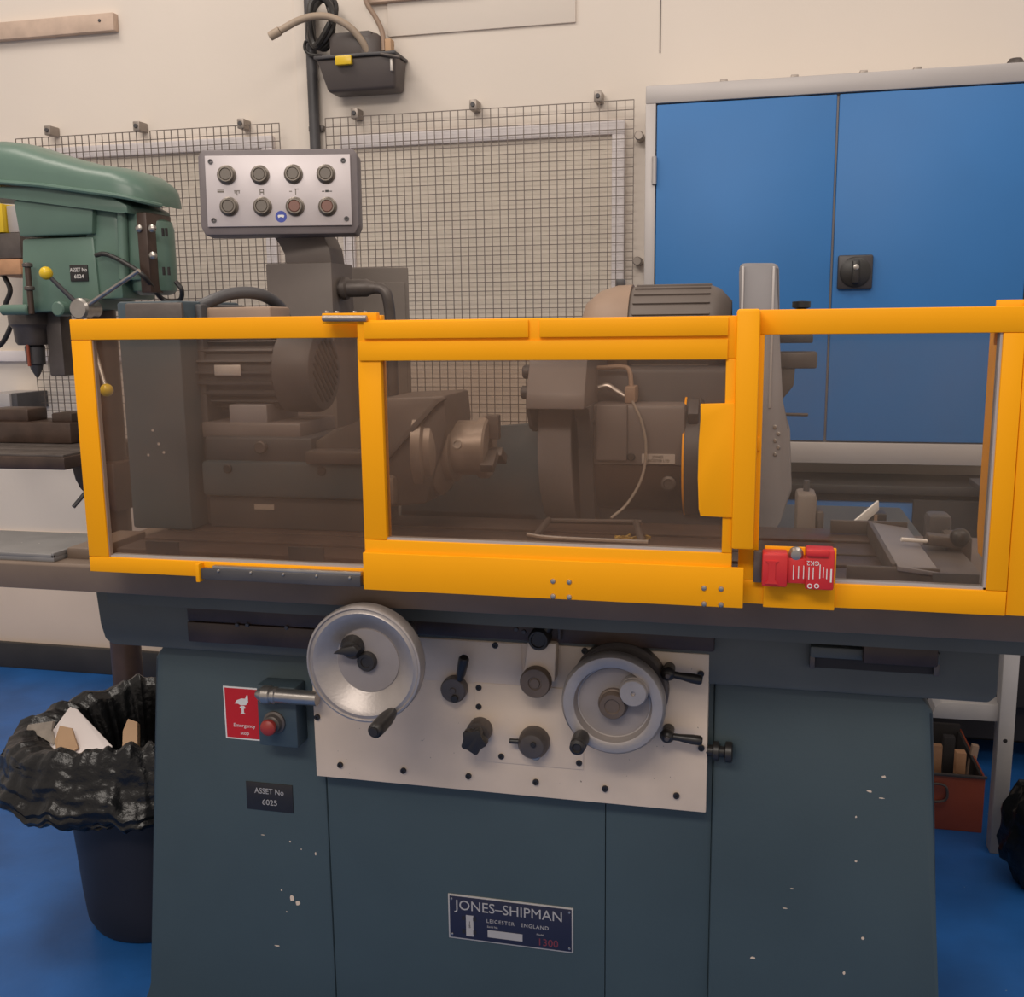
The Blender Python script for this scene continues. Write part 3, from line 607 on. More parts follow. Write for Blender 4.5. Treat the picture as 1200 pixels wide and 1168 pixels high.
bm = new(); lathe(bm, (ax(490), YA, zA), (1, 0, 0), [(0.100, 0), (0.100, 0.018), (0.092, 0.022), (0.092, 0.034), (0.080, 0.044), (0.070, 0.048), (0.0, 0.048)], 56); obj('spindle_flange', bm, M['chuck'], WH)
L = ax(562)-ax(515)
CH = None
bm = new(); lathe(bm, (ax(515), YA, zA), (1, 0, 0), [(0.066, 0), (0.066, 0.020), (0.052, 0.021), (0.052, L-0.012), (0.058, L-0.011), (0.058, L+0.004), (0.054, L+0.008), (0.018, L+0.008), (0.018, L-0.02), (0, L-0.02)], 56); CH = obj('chuck', bm, M['chuck'], WH)
for i in range(3):
    th = 2*PI*i/3-0.5; bm = new()
    for s0, h in ((0.030, 0.022), (0.045, 0.014)):
        pass
    obox(bm, (ax(562)+0.014, YA+math.cos(th)*0.040, zA+math.sin(th)*0.040), 0.026, 0.046, 0.018, rx=th, bev=0.002); obj('jaw', bm, M['iron'], CH)
bm = new(); lathe(bm, (ax(536), YA-0.0515, zA+0.012), (0, -1, 0.2), [(0.0085, 0), (0.0085, 0.002), (0.006, 0.002), (0.005, -0.003), (0, -0.003)], 18); obj('key_socket', bm, M['steel'], CH)
# end casting on the far left of the table
q = ext(139, 352, 213, 636, 1.74)
bm = new(); box(bm, at(146, 490, 1.74).x, at(217, 490, 1.74).x, 1.74, 1.98, 1.112, at(170, 353, 1.74).z, 0.006)
EC = thing('electrics_box', 'tall teal box standing at the left end of the grinder table', 'box', (at(180, 500, 1.74).x, 1.86, 1.112))
o = obj('casing', bm, M['teal_d'], EC)
q = ext(139, 354, 204, 372, 1.738); bm = new(); box(bm, at(147, 365, 1.738).x, at(214, 365, 1.738).x, 1.735, 1.745, at(170, 395, 1.738).z, at(170, 355, 1.738).z, 0.004); obj('lid', bm, M['iron'], EC)
for px, py in ((179, 504), (192, 530), (174, 533), (146+40, 520)):
    p = at(px, py, 1.74); bm = new(); prism(bm, [(p.x+0.003*math.cos(i), p.z+0.003*math.sin(i)) for i in range(6)], 1.7396, 1.741); obj('paint_chip', bm, M['pale'], EC)
pbox2 = ext(206, 353, 300, 374, 1.80)
bm = new(); box(bm, at(217, 370, 1.78).x+0.004, at(230, 370, 1.78).x, 1.80, 1.98, 1.112, at(240, 356, 1.80).z, 0.006); obj('side_casing', bm, M['iron_d'], EC)

# ------------------------------------------------------------------ wheelhead
YV = 2.08
V = thing('wheelhead', 'grinding wheelhead with hooded stone wheel and large motor behind the guard door', 'wheelhead', (at(750, 560, YV).x, 2.4, 1.0))
bm = new(); box(bm, at(676, 520, 2.16).x, at(868, 520, 2.16).x, 2.16, 2.70, 1.0, 1.40, 0.01); obj('body', bm, M['iron_d'], V)
wx0, wx1 = at(631, 550, 2.06).x, at(670, 550, 2.06).x; zW = 1.245; YWc = 2.25; rw = 0.20
bm = new(); lathe(bm, (wx0, YWc, zW), (1, 0, 0), [(0.05, 0), (rw-0.002, 0), (rw, 0.002), (rw, wx1-wx0-0.002), (rw-0.002, wx1-wx0), (0.07, wx1-wx0), (0.07, wx1-wx0-0.01), (0.0, wx1-wx0-0.01)], 96); WS = obj('grinding_wheel', bm, M['stone'], V, 'grey stone grinding wheel')
bm = new(); lathe(bm, (wx1-0.012, YWc, zW), (1, 0, 0), [(0.065, 0), (0.065, 0.018), (0.04, 0.03), (0.0, 0.03)], 40); obj('wheel_flange', bm, M['steel'], WS)
# hood: a band over the top of the wheel with a right cheek
hx0, hx1 = at(617, 450, 2.0).x, at(690, 450, 2.04).x
zl = at(655, 480, 1.985).z; zt_ = at(655, 424, 2.02).z
bm = new(); prism(bm, [(1.985, zl), (1.992, zl+0.03), (2.025, zt_), (2.06, zt_+0.03), (2.12, zt_+0.055), (2.55, zt_+0.055), (2.55, zW), (2.47, zW), (2.47, zl), (2.03, zl)], hx0, hx1, 'x', bev=0.005); HD = obj('wheel_hood', bm, M['tblue'], V)
bm = new(); prism(bm, [(2.00, zl+0.004), (2.03, zl-0.02), (2.06, zW), (2.10, 1.06), (2.50, 1.06), (2.50, zl+0.004)], wx1+0.014, hx1+0.004, 'x', bev=0.005); obj('hood_cheek', bm, M['iron_d'], HD)
bm = new(); prism(bm, [(2.00, zl+0.004), (2.03, zl-0.04), (2.07, zW+0.03), (2.46, zW+0.03), (2.46, zl+0.004)], hx0+0.002, wx0-0.010, 'x', bev=0.004); obj('hood_cheek', bm, M['iron_d'], HD)
for px, py in ((614, 436), (612, 460)):
    p = at(px, py, 2.05); bm = new(); rcyl(bm, (p.x-0.004, 2.06, p.z), (hx0+0.004, 2.06, p.z), 0.014, 0.003, 16); obj('hinge_knob', bm, M['iron_d'], HD)
# spindle housing
q = ext(690, 472, 803, 545, YV); bm = new(); box(bm, at(692, 510, YV).x, at(803, 510, YV).x, YV, 2.4, at(745, 546, YV).z, at(745, 474, YV).z, 0.010); SH = obj('spindle_housing', bm, M['tblue'], V)
zc2 = at(745, 540, YV).z
bm = new(); lathe(bm, (at(692, 560, YV).x, YV+0.12, zc2-0.01), (1, 0, 0), [(0.112, 0), (0.112, at(803, 560, YV).x-at(692, 560, YV).x)], 48); obj('spindle_barrel', bm, M['oily'], V)
pbox('bearing_cap', 698, 474, 735, 540, YV-0.008, 0.02, M['tblue'], SH, 0.004)
for px, py in ((689, 535), (740, 535), (693, 494)):
    p = at(px, py, YV); bm = new(); rcyl(bm, (p.x, YV-0.008, p.z), (p.x, YV+0.004, p.z), 0.008, 0.002, 14); obj('bolt', bm, M['black'], SH)
lp = pbox('maker_label', 752, 532, 791, 543, YV-0.002, 0.004, M['pale'], SH, 0.0, 'small pale maker label')
p = at(771, 535.5, YV-0.002); text('lettering', 'JONES', 0.008, (p.x, YV-0.0024, p.z), M['black'], SH)
p = at(771, 540, YV-0.002); text('lettering', 'LEICESTER LTD', 0.007, (p.x, YV-0.0024, p.z), M['black'], SH)
p = at(783, 567, YV); bm = new(); lathe(bm, (p.x, YV+0.03, p.z), (0, -1, 0), [(0.015, 0), (0.015, 0.026), (0.010, 0.028), (0.009, 0.024), (0, 0.024)], 24); obj('sight_glass', bm, M['iron'], V)
pc = at(812, 541, YV); bm = new(); L = at(822, 541, YV).x-at(800, 541, YV).x
lathe(bm, (at(800, 541, YV).x, YV+0.12, pc.z), (1, 0, 0), [(0.126, 0), (0.130, 0.003), (0.130, L-0.006), (0.122, L), (0, L)], 56); PCV = obj('pulley_cover', bm, M['iron_d'], V)
bm = new(); lathe(bm, (at(799, 541, YV).x, YV+0.12, pc.z), (1, 0, 0), [(0.131, 0), (0.131, 0.004), (0.128, 0.004)], 56, cap=False); obj('cover_rim', bm, M['yellow'], PCV)
bm = new(); obox(bm, (at(812, 484, YV).x, YV+0.03, at(812, 486, YV).z), 0.022, 0.05, 0.04, rx=0.6, bev=0.004); obj('cover_clip', bm, M['iron_d'], PCV)
# coolant pipes
bm = new(); tube(bm, [at(700, 431, 2.14), at(730, 430, 2.14), at(738, 436, 2.13), at(740, 455, 2.12)], 0.005, 10); obj('coolant_pipe', bm, M['tan'], V)
bm = new(); tube(bm, [at(741, 470, YV-0.01), at(752, 495, YV-0.015), at(757, 525, YV-0.015), at(752, 560, YV-0.02), at(735, 590, YV-0.04), at(716, 607, YV-0.07)], 0.003, 8); obj('oil_line', bm, M['clear'], V)
bm = new(); box(bm, at(733, 460, 2.12).x, at(746, 460, 2.12).x, 2.10, 2.16, at(740, 472, 2.12).z, at(740, 452, 2.12).z, 0.004); obj('coolant_tap', bm, M['tan'], V)
bm = new(); tube(bm, [at(701, 454, 2.12), at(712, 452, 2.12), at(722, 458, 2.12), at(732, 464, 2.12)], 0.006, 10); obj('tap_lever', bm, M['steel'], V)
# drive motor
YD = 2.42; zD = at(760, 333, YD).z-0.125; mx0, mx1, mx2, mx3 = at(683, 370, YD).x, at(736, 370, YD-0.1).x, at(832, 370, YD-0.1).x, at(857, 370, YD-0.05).x
bm = new(); lathe(bm, (mx0, YD, zD), (1, 0, 0), [(0, -0.002), (0.05, 0.0), (0.085, 0.012), (0.112, 0.045), (0.124, 0.085), (0.125, mx1-mx0)], 56); DM = obj('drive_motor', bm, M['tan'], V)
bm = new(); lathe(bm, (mx1, YD, zD), (1, 0, 0), [(0.118, 0), (0.120, 0.004), (0.120, mx2-mx1), (0.112, mx3-mx1-0.025), (0.085, mx3-mx1), (0, mx3-mx1)], 56); obj('motor_body', bm, M['hazed'], DM)
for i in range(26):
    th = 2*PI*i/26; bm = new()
    obox(bm, ((mx1+mx2)/2+0.004, YD+math.cos(th)*0.119, zD+math.sin(th)*0.119), mx2-mx1-0.01, 0.011, 0.005, rx=th, bev=0.001); obj('fin', bm, M['hazed'], DM)
bm = new(); box(bm, (mx0+mx1)/2+0.02, (mx0+mx1)/2+0.04, YD-0.01, YD+0.01, zD+0.12, zD+0.138, 0.003); obj('lifting_lug', bm, M['iron_d'], DM)
bm = new(); box(bm, at(695, 440, 2.3).x, at(858, 440, 2.3).x, 2.26, 2.60, 1.38, zD-0.09, 0.008); obj('motor_plate', bm, M['iron_d'], V)
# tall belt guard on the right
poly = [(866, 320), (867, 310), (872, 308), (908, 308), (913, 312), (914, 470), (926, 502), (928, 575), (914, 612), (898, 640), (868, 640)]
yb = 2.22
bm = new(); prism(bm, [(at(a, b, yb).x, at(a, b, yb).z) for a, b in poly], yb, yb+0.36, bev=0.006); BG = obj('belt_guard', bm, M['belt'], V, 'tall light grey belt guard')
for pa, pb in (((871, 312), (873, 618)), ((907, 312), (909, 478))):
    a = at(pa[0], pa[1], yb); b = at(pb[0], pb[1], yb); bm = new(); box(bm, a.x-0.0025, a.x+0.0025, yb-0.003, yb+0.002, b.z, a.z, 0.001); obj('edge_strip', bm, M['cabf'], BG)
for i in range(5):
    a = at(908+(i % 2)*4, 500+i*8, yb); bm = new(); rcyl(bm, (a.x, yb-0.004, a.z), (a.x, yb+0.002, a.z), 0.004, 0.001, 10); obj('screw', bm, M['steel'], BG)
# dressing arm behind the belt guard
DA = pbox('dressing_arm', 908, 412, 958, 432, 2.62, 0.06, M['iron'], V, 0.006)
pbox('arm_rail', 908, 392, 953, 402, 2.62, 0.06, M['iron_d'], DA, 0.004)
bm = new(); prism(bm, [(at(a, b, 2.63).x, at(a, b, 2.63).z) for a, b in ((908, 430), (932, 430), (930, 452), (912, 474), (908, 474))], 2.63, 2.67, bev=0.003); obj('arm_bracket', bm, M['iron'], DA)
bm = new(); rcyl(bm, at(906, 485, 2.63), at(947, 486, 2.63), 0.004, 0.001, 12); obj('arm_rod', bm, M['iron'], DA)
p = at(939, 362, 2.65); bm = new(); lathe(bm, (p.x, 2.65, at(939, 395, 2.65).z), (0, 0, 1), [(0.012, 0), (0.012, p.z-at(939, 395, 2.65).z), (0.022, p.z-at(939, 395, 2.65).z+0.004), (0.022, p.z-at(939, 395, 2.65).z+0.018), (0, p.z-at(939, 395, 2.65).z+0.02)], 20); obj('arm_knob', bm, M['black'], DA)
# rear splash guard seen between chuck and wheel
bm = new(); yb2 = 2.12
prism(bm, [(at(a, b, yb2).x, at(a, b, yb2).z) for a, b in ((470, 508), (560, 501), (640, 495), (640, 612), (470, 612))], yb2, yb2+0.02, bev=0.002)
prism(bm, [(yb2, 1.0), (yb2+0.02, 1.0), (yb2+0.02, 1.09), (yb2, 1.09)], at(470, 600, yb2).x, at(628, 600, yb2).x, 'x')
obj('splash_plate', bm, M['teal_d'], G)

# loose and fixed bits on the table
t = thing('dressing_stand', 'small steel dressing stand with tube lying on the table under the wheel', 'tool stand', (at(690, 632, 1.72).x, 1.75, 1.112))
bm = new(); tube(bm, [at(618, 627, 1.70), at(650, 631, 1.69), at(760, 636, 1.66)], 0.005, 10); obj('tube', bm, M['steel'], t)
bm = new(); tube(bm, [at(628, 628, 1.70), at(643, 609, 1.85)], 0.006, 10, sm=False); obj('side_bar', bm, M['iron'], t)
bm = new(); tube(bm, [at(752, 636, 1.67), at(745, 612, 1.85)], 0.006, 10, sm=False); obj('side_bar', bm, M['iron'], t)
bm = new(); rcyl(bm, at(640, 610, 1.86), at(752, 612, 1.86), 0.005, 0.001, 10); obj('back_bar', bm, M['iron'], t)
bm = new()
for i in range(26):
    p = atz(random.uniform(722, 762), random.uniform(630, 638), 1.113); obox(bm, p+Vector((0, 0, 0.003)), 0.012, 0.004, 0.004, rz=random.random()*3, ry=random.uniform(-.4, .4))
o = obj('swarf', bm, M['swarf']); o['kind'] = 'stuff'; o['label'] = 'yellowish swarf on the table by the stand'; o['category'] = 'swarf'
p = at(946, 617, 2.0); t = thing('coolant_valve_block', 'tan upright block standing behind the table beside the belt guard', 'block', (p.x, 2.08, 1.0))
bm = new(); box(bm, at(933, 600, 2.04).x, at(957, 600, 2.04).x, 2.04, 2.12, 1.0, at(945, 579, 2.04).z, 0.008); obj('block', bm, M['hazed2'], t)
bm = new(); rcyl(bm, (p.x, 2.08, at(945, 580, 2.04).z), (p.x, 2.08, at(945, 566, 2.04).z), 0.006, 0.001, 12); obj('stem', bm, M['iron_d'], t)
bm = new(); box(bm, at(957, 610, 2.04).x, at(966, 610, 2.04).x, 2.05, 2.10, 1.0, at(945, 600, 2.04).z, 0.004); obj('side_lug', bm, M['iron'], t)
a = at(1000, 617, 1.92); b = at(1029, 592, 2.02); d = (b-a); bm = new()
obox(bm, (a+b)/2, d.length, 0.004, 0.020, ry=-math.atan2(d.z, math.hypot(d.x, d.y)), rz=math.atan2(d.y, d.x), bev=0.001)
rl = tag(obj('steel_rule', bm, M['white']), 'short white steel rule leaning behind the table trough', 'rule')
bm = new(); box(bm, at(1018, 612, 2.03).x, at(1039, 612, 2.03).x, 2.03, 2.08, 1.0, at(1028, 602, 2.03).z, 0.003); t = tag(obj('magnet_block', bm, M['black']), 'small black block propping up the white rule', 'block')
bm = new(); box(bm, at(1026, 608, 2.03).x-0.003, at(1026, 608, 2.03).x+0.003, 2.026, 2.031, at(1028, 618, 2.03).z, at(1028, 603, 2.03).z); obj('block_stripe', bm, M['tan'], t)
t = thing('dial_gauge_arm', 'dial gauge arm with pale rod lying at the right end of the table', 'gauge', (at(1100, 640, 1.75).x, 1.76, 1.092))
bm = new(); rcyl(bm, at(1056, 632, 1.72), at(1086, 634, 1.74), 0.0035, 0.001, 12); obj('rod', bm, M['white'], t)
bm = new(); obox(bm, at(1104, 633, 1.76), 0.05, 0.03, 0.018, ry=0.1, bev=0.004); obj('arm', bm, M['iron'], t)
bm = new(); p = at(1122, 634, 1.78); box(bm, p.x-0.02, p.x+0.02, 1.76, 1.82, 1.092, p.z+0.012, 0.006); obj('foot', bm, M['iron'], t)
bm = new(); p = at(1100, 615, 1.84); box(bm, p.x-0.020, p.x+0.018, 1.82, 1.87, 1.092, p.z+0.02, 0.008); obj('clamp', bm, M['iron_d'], t)
bm = new(); ball(bm, at(1125, 630, 1.75), 0.016); obj('knob', bm, M['black'], t)

# ------------------------------------------------------------------ control station with pendant panel
YT = 2.40
CS = thing('control_station', 'grey push-button panel on a curved stalk above the machine', 'control panel', (at(350, 400, YT).x, 2.46, 1.0))
zct = at(350, 308, YT).z
bm = new(); box(bm, at(312, 330, YT).x, at(389, 330, YT).x, YT, YT+0.14, 1.0, zct, 0.004); obj('column', bm, M['hazed'], CS)
bm = new(); prism(bm, [(at(a, b, YT).x, at(a, b, YT).z) for a, b in ((312, 266), (372, 266), (378, 278), (385, 290), (388, 309), (334, 309), (334, 297), (329, 287), (321, 279))], YT+0.004, YT+0.09, bev=0.003); obj('stalk', bm, M['hazed'], CS)
p = at(390, 338, YT+0.05); bm = new()
lathe(bm, (at(388, 338, YT+0.05).x, YT+0.05, p.z), (1, 0, 0), [(0.030, 0), (0.034, 0.006), (0.030, 0.012), (0.022, 0.014), (0.022, 0.030), (0.028, 0.032), (0.028, 0.044), (0.022, 0.048), (0.022, 0.095), (0.018, 0.102), (0.014, 0.12)], 28); obj('cable_gland', bm, M['iron'], CS)
x_ = p.x+0.115; bm = new(); tube(bm, [(x_-0.02, YT+0.05, p.z), (x_+0.015, YT+0.05, p.z-0.004), (x_+0.03, YT+0.05, p.z-0.03), (x_+0.032, YT+0.06, p.z-0.12), (x_+0.03, YT+0.07, 1.2)], 0.014, 12); obj('cable', bm, M['iron'], CS)
YH_ = 2.34; hcen = at(322, 225, YH_)
MH = Matrix.Translation(hcen) @ Matrix.Rotation(math.radians(13.2), 4, 'Z') @ Matrix.Rotation(math.radians(-3), 4, 'X')
MHi = MH.inverted()
def hp(px, py):
    d = MHi.to_3x3() @ (CR*((px-600)/F) - CU*((py-584)/F) + CF); o = MHi @ Vector((0, 0, H)); tt = -o.y/d.y
    v = o + d*tt; return v.x, v.z
def hobj(name, bm, m, parent, label=None):
    bm.transform(MH); return obj(name, bm, m, parent, label)
xL, zB_ = hp(238, 276); xR, zT_ = hp(416, 174); xL = hp(237, 225)[0]; xR = hp(417, 225)[0]
bm = new(); prism(bm, [(xL+0.004, zB_), (xL-0.006, zB_+0.02), (xL-0.006, zT_-0.014), (xL+0.004, zT_), (xR-0.004, zT_), (xR+0.006, zT_-0.014), (xR+0.006, zB_+0.02), (xR-0.004, zB_)], -0.004, 0.06, bev=0.004); PH = hobj('panel_housing', bm, M['pgrey'], CS)
x0_ = hp(243, 225)[0]; x1_ = hp(412, 225)[0]; z0_ = hp(326, 265.5)[1]; z1_ = hp(326, 182.5)[1]
bm = new(); box(bm, x0_, x1_, -0.010, -0.003, z0_, z1_, 0.001); PF = hobj('panel_face', bm, M['ppan'], CS)
bb = [(267, 206), (306, 206), (345, 205), (383, 205), (270, 243), (309, 243), (347, 243), (385, 243)]
for i, (a, b) in enumerate(bb):
    x, z = hp(a, b); bm = new(); lathe(bm, (x, -0.009, z), (0, -1, 0), [(0.0225, 0), (0.0225, 0.004), (0.019, 0.006), (0.019, 0.012), (0.017, 0.014), (0.0145, 0.014), (0.0145, 0.010), (0, 0.010)], 28); o = hobj('push_button', bm, M['btn'], PF)
    bm = new(); lathe(bm, (x, -0.018, z), (0, -1, 0), [(0.0138, 0), (0.0138, 0.003), (0.012, 0.0045), (0, 0.0045)], 24)
    bm.transform(MH); obj('button_cap', bm, M['btnr'] if i in (6, 7) else M['btnc'], PF)
for a, b in ((248, 190.5), (403, 189), (252, 259), (407, 257)):
    x, z = hp(a, b); bm = new(); lathe(bm, (x, -0.009, z), (0, -1, 0), [(0.006, 0), (0.006, 0.003), (0.003, 0.003), (0.002, 0.001), (0, 0.001)], 14); hobj('panel_screw', bm, M['iron_d'], PF)
x, z = hp(330.5, 254.5); bm = new(); lathe(bm, (x, -0.0098, z), (0, -1, 0), [(0.0135, 0), (0.0135, 0.0006), (0, 0.0006)], 32); hobj('blue_sticker', bm, M['bluest'], PF, 'round blue mandatory sticker')
bm = new(); prism(bm, [(x-0.008, z+0.002), (x-0.006, z+0.004), (x+0.006, z+0.004), (x+0.008, z+0.002), (x+0.006, z-0.003), (x+0.002, z-0.001), (x-0.002, z-0.001), (x-0.006, z-0.003)], -0.0108, -0.0102); hobj('sticker_symbol', bm, M['white'], PF)
def sym(px, py, parts, m):
    x, z = hp(px, py)
    for (a, b, c, d) in parts:
        bm = new(); box(bm, x+a, x+b, -0.0104, -0.0098, z+c, z+d); hobj('panel_symbol', bm, m, PF)
sym(262, 225, [(-0.012, 0.004, -0.003, 0.001), (-0.012, 0.004, 0.0025, 0.0035)], M['btnc'])
sym(279, 226, [(-0.007, 0.007, 0.002, 0.004), (-0.001, 0.001, -0.008, 0.002), (-0.006, -0.004, -0.003, 0.002), (0.004, 0.006, -0.003, 0.002)], M['btnc'])
sym(308, 226, [(-0.005, -0.003, -0.006, 0.006), (0.003, 0.005, -0.006, 0.006), (-0.005, 0.005, 0.005, 0.007), (-0.003, 0.003, -0.002, 0.001)], M['btnc'])
sym(346, 225, [(-0.012, -0.006, -0.001, 0.001), (0.0, 0.010, 0.004, 0.006), (0.002, 0.004, -0.008, 0.004)], M['btnc'])
sym(384, 225, [(-0.012, -0.006, -0.001, 0.001), (-0.004, 0.004, -0.002, 0.003), (0.006, 0.012, -0.001, 0.001)], M['black'])

# electrical enclosure behind the stalk
c = at(479, 340, 2.74); zt_ = at(478, 313, 2.74).z; ang = math.radians(20)
EE = thing('electrical_enclosure', 'plain dark grey enclosure behind the control stalk', 'enclosure', (c.x-0.2, 2.75, 1.0))
mid = Vector((c.x, c.y, 0)) - Vector((math.cos(ang), math.sin(ang), 0))*0.13 + Vector((-math.sin(ang), math.cos(ang), 0))*0.05
bm = new(); obox(bm, (mid.x, mid.y, (1.0+zt_)/2), 0.26, 0.10, zt_-1.0, rz=ang, bev=0.004); obj('casing', bm, M['hazed2'], EE)
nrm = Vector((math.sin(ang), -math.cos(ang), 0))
bm = new(); fc = mid+nrm*0.052; obox(bm, (fc.x, fc.y, (1.0+zt_)/2-0.01), 0.24, 0.006, zt_-1.06, rz=ang, bev=0.002); obj('door_panel', bm, M['hazed2'], EE)

# ------------------------------------------------------------------ yellow guards
def frame_obj(name, o, i, Y, d, m, parent, label=None):
    bm = new(); bv = 0.0015
    box(bm, o[0], o[1], Y, Y+d, i[3], o[3], bv); box(bm, o[0], o[1], Y, Y+d, o[2], i[2], bv)
    box(bm, o[0], i[0], Y, Y+d, i[2]+0.0002, i[3]-0.0002, bv); box(bm, i[1], o[1], Y, Y+d, i[2]+0.0002, i[3]-0.0002, bv)
    return obj(name, bm, m, parent, label)
def bolts(parent, pts, Y, m, r=0.004, name='dome_bolt'):
    for px, py in pts:
        p = at(px, py, Y); bm = new(); lathe(bm, (p.x, Y+0.001, p.z), (0, -1, 0), [(r, 0), (r*0.95, 0.0015), (r*0.7, 0.003), (0, 0.0038)], 14); obj(name, bm, m, parent)
YG = 1.45
zgt, zgb = 1.512, 1.1005
# left
o = (at(93, 520, YG).x, at(452, 520, YG).x, zgb, zgt)
i = (at(117, 530, YG).x, at(423, 530, YG).x, at(262, 659, YG).z, at(260, 397, YG).z)
LG = thing('guard_panel', 'fixed yellow framed clear guard over the workhead motor, left of the sliding door', 'guard', ((o[0]+o[1])/2, YG, zgb), group='yellow machine guards')
frame_obj('frame', o, i, YG, 0.014, M['yellow'], LG)
bm = new(); box(bm, i[0]-0.004, i[1]+0.004, YG+0.0142, YG+0.0172, i[2]-0.004, i[3]+0.004); obj('pane', bm, M['pane'], LG)
bm = new(); box(bm, i[0], i[0]+0.002, YG+0.003, YG+0.011, i[2], i[3]); obj('edge_seal', bm, M['tan'], LG)
bm = new(); box(bm, i[0], i[1], YG+0.004, YG+0.022, i[2], i[2]+0.003); obj('edge_seal', bm, M['cabf'], LG)
za = at(330, 664, YG).z; zb_ = at(330, 683, YG-0.01).z
x0_, x1_ = at(236, 672, YG-0.01).x, at(423, 680, YG-0.01).x
bm = new(); box(bm, x0_, x1_, YG-0.012, YG-0.001, zb_, za-0.006, 0.0015); sr_ = obj('slide_rail', bm, M['iron_d'], LG, 'dark steel slide rail with screws')
bm = new(); box(bm, x0_+0.02, x1_, YG-0.010, YG, za-0.007, za-0.001, 0.001); obj('rail_edge', bm, M['steel'], sr_)
bm = new(); box(bm, x0_-0.007, x0_-0.0005, YG-0.016, YG, zb_-0.004, za+0.002, 0.001); obj('rail_stop', bm, M['yellow'], LG)
bolts(sr_, [(256, 669), (294, 671), (332, 673), (371, 675), (410, 677)], YG-0.012, M['steel'], 0.0026, 'screw')
for x in (o[0]+0.12, o[1]-0.15):
    bm = new(); prism(bm, [(YG+0.0255, 1.0935), (YG+0.0255, 1.15), (YG+0.029, 1.15), (YG+0.029, 1.0965), (1.57, 1.0965), (1.57, 1.0935)], x-0.03, x+0.03, 'x'); obj('mounting_bracket', bm, M['iron_d'], LG)
# right
o = (at(868, 540, YG).x, at(1191, 540, YG).x, zgb, zgt)
i = (at(892, 540, YG).x, at(1166, 540, YG).x, at(1020, 686, YG).z, at(1030, 391, YG).z)
RG = thing('guard_panel', 'fixed yellow framed clear guard with red interlock switch, right of the sliding door', 'guard', ((o[0]+o[1])/2, YG, zgb), group='yellow machine guards')
frame_obj('frame', o, i, YG, 0.025, M['yellow'], RG)
bm = new(); box(bm, i[0]-0.004, i[1]+0.004, YG+0.012, YG+0.016, i[2]-0.004, i[3]+0.004); obj('pane', bm, M['pane_r'], RG)
bm = new(); box(bm, i[0], i[1], YG+0.004, YG+0.022, i[2], i[2]+0.003); obj('edge_seal', bm, M['cabf'], RG)
bm = new(); box(bm, i[1]-0.003, i[1], YG+0.004, YG+0.022, i[2], i[3]); obj('edge_seal', bm, M['cabf'], RG)
xe = i[1]+0.004; zr = at(1165, 655, YG+0.05).z
bm = new(); prism(bm, [(YG+0.026, i[2]+0.03), (YG+0.05, i[2]+0.035), (YG+0.085, zr), (YG+0.10, zr+0.03), (YG+0.10, zgt-0.02), (YG+0.026, zgt-0.006)], xe, xe+0.006, 'x', bev=0.001); rp = obj('return_flange', bm, M['yellow'], RG)
for py in (402, 620):
    p = at(1170, py, YG+0.03); bm = new(); rcyl(bm, (xe-0.003, YG+0.04, p.z), (xe+0.001, YG+0.04, p.z), 0.003, 0.0006, 10); obj('screw', bm, M['steel'], rp)
bm = new(); box(bm, o[1]+0.001, o[1]+0.20, YG+0.003, YG+0.028, zgb, zgt+0.005, 0.0015); obj('end_plate', bm, M['yellow'], RG)
bm = new(); box(bm, at(1168, 352, YG+0.03).x, o[1]+0.20, YG+0.029, YG+0.034, zgt-0.05, at(1185, 351, YG+0.03).z, 0.001); obj('top_lip', bm, M['yellow'], RG)
pc0, pc1 = at(860.3, 500, YG-0.03).x, at(884, 500, YG-0.03).x
bm = new(); box(bm, pc0, pc1+0.004, YG-0.038, YG, at(875, 643, YG-0.03).z, zgt+0.001, 0.004); pt = obj('post_channel', bm, M['yellow'], RG)
bm = new(); box(bm, at(888, 521, YG).x-0.003, at(888, 521, YG).x+0.003, YG-0.004, YG, at(888, 528, YG).z, at(888, 512, YG).z, 0.001); obj('catch', bm, M['yellow'], RG)
# interlock
q = ext(895, 641, 979, 713, YG-0.004); bm = new(); box(bm, q[0], q[1], YG-0.006, YG, q[2], q[3], 0.001); IB = obj('switch_bracket', bm, M['yellow'], RG)
yi = YG-0.04
q = ext(893, 649, 923, 688, yi); bm = new(); box(bm, q[0], q[1], yi, YG-0.006, q[2], q[3], 0.003); IS = obj('interlock_switch', bm, M['red'], RG, 'bright red safety interlock switch with white print')
q2_ = ext(897, 657, 912, 684, yi); bm = new(); prism(bm, [(q2_[0], q2_[3]), (q2_[1], q2_[3]), (q2_[1]-0.004, q2_[3]-0.004), (q2_[1]-0.004, q2_[2]+0.006), (q2_[1], q2_[2]), (q2_[0], q2_[2]), (q2_[0]+0.004, q2_[2]+0.006), (q2_[0]+0.004, q2_[3]-0.004)], yi-0.002, yi+0.001); obj('switch_head', bm, M['red'], IS)
q = ext(923, 655, 945, 684, yi+0.006); bm = new(); box(bm, q[0]-0.002, q[1], yi+0.008, YG-0.006, q[2], q[3], 0.001); obj('switch_neck', bm, M['red'], IS)
q3 = ext(944, 645, 978, 692, yi); bm = new(); box(bm, q3[0], q3[1], yi+0.002, YG-0.006, q3[2], q3[3], 0.003); obj('switch_body', bm, M['red'], IS)
q = ext(945, 644, 972, 652, yi); bm = new(); box(bm, q[0], q[1], yi-0.003, yi+0.01, q[2], q[3], 0.002); obj('switch_cap', bm, M['red'], IS)
p = at(933, 650, yi+0.01); bm = new(); lathe(bm, (p.x, yi+0.018, p.z), (0, -1, 0), [(0.010, 0), (0.010, 0.006), (0.007, 0.010), (0, 0.011)], 20); obj('fixing_bolt', bm, M['steel'], IS)
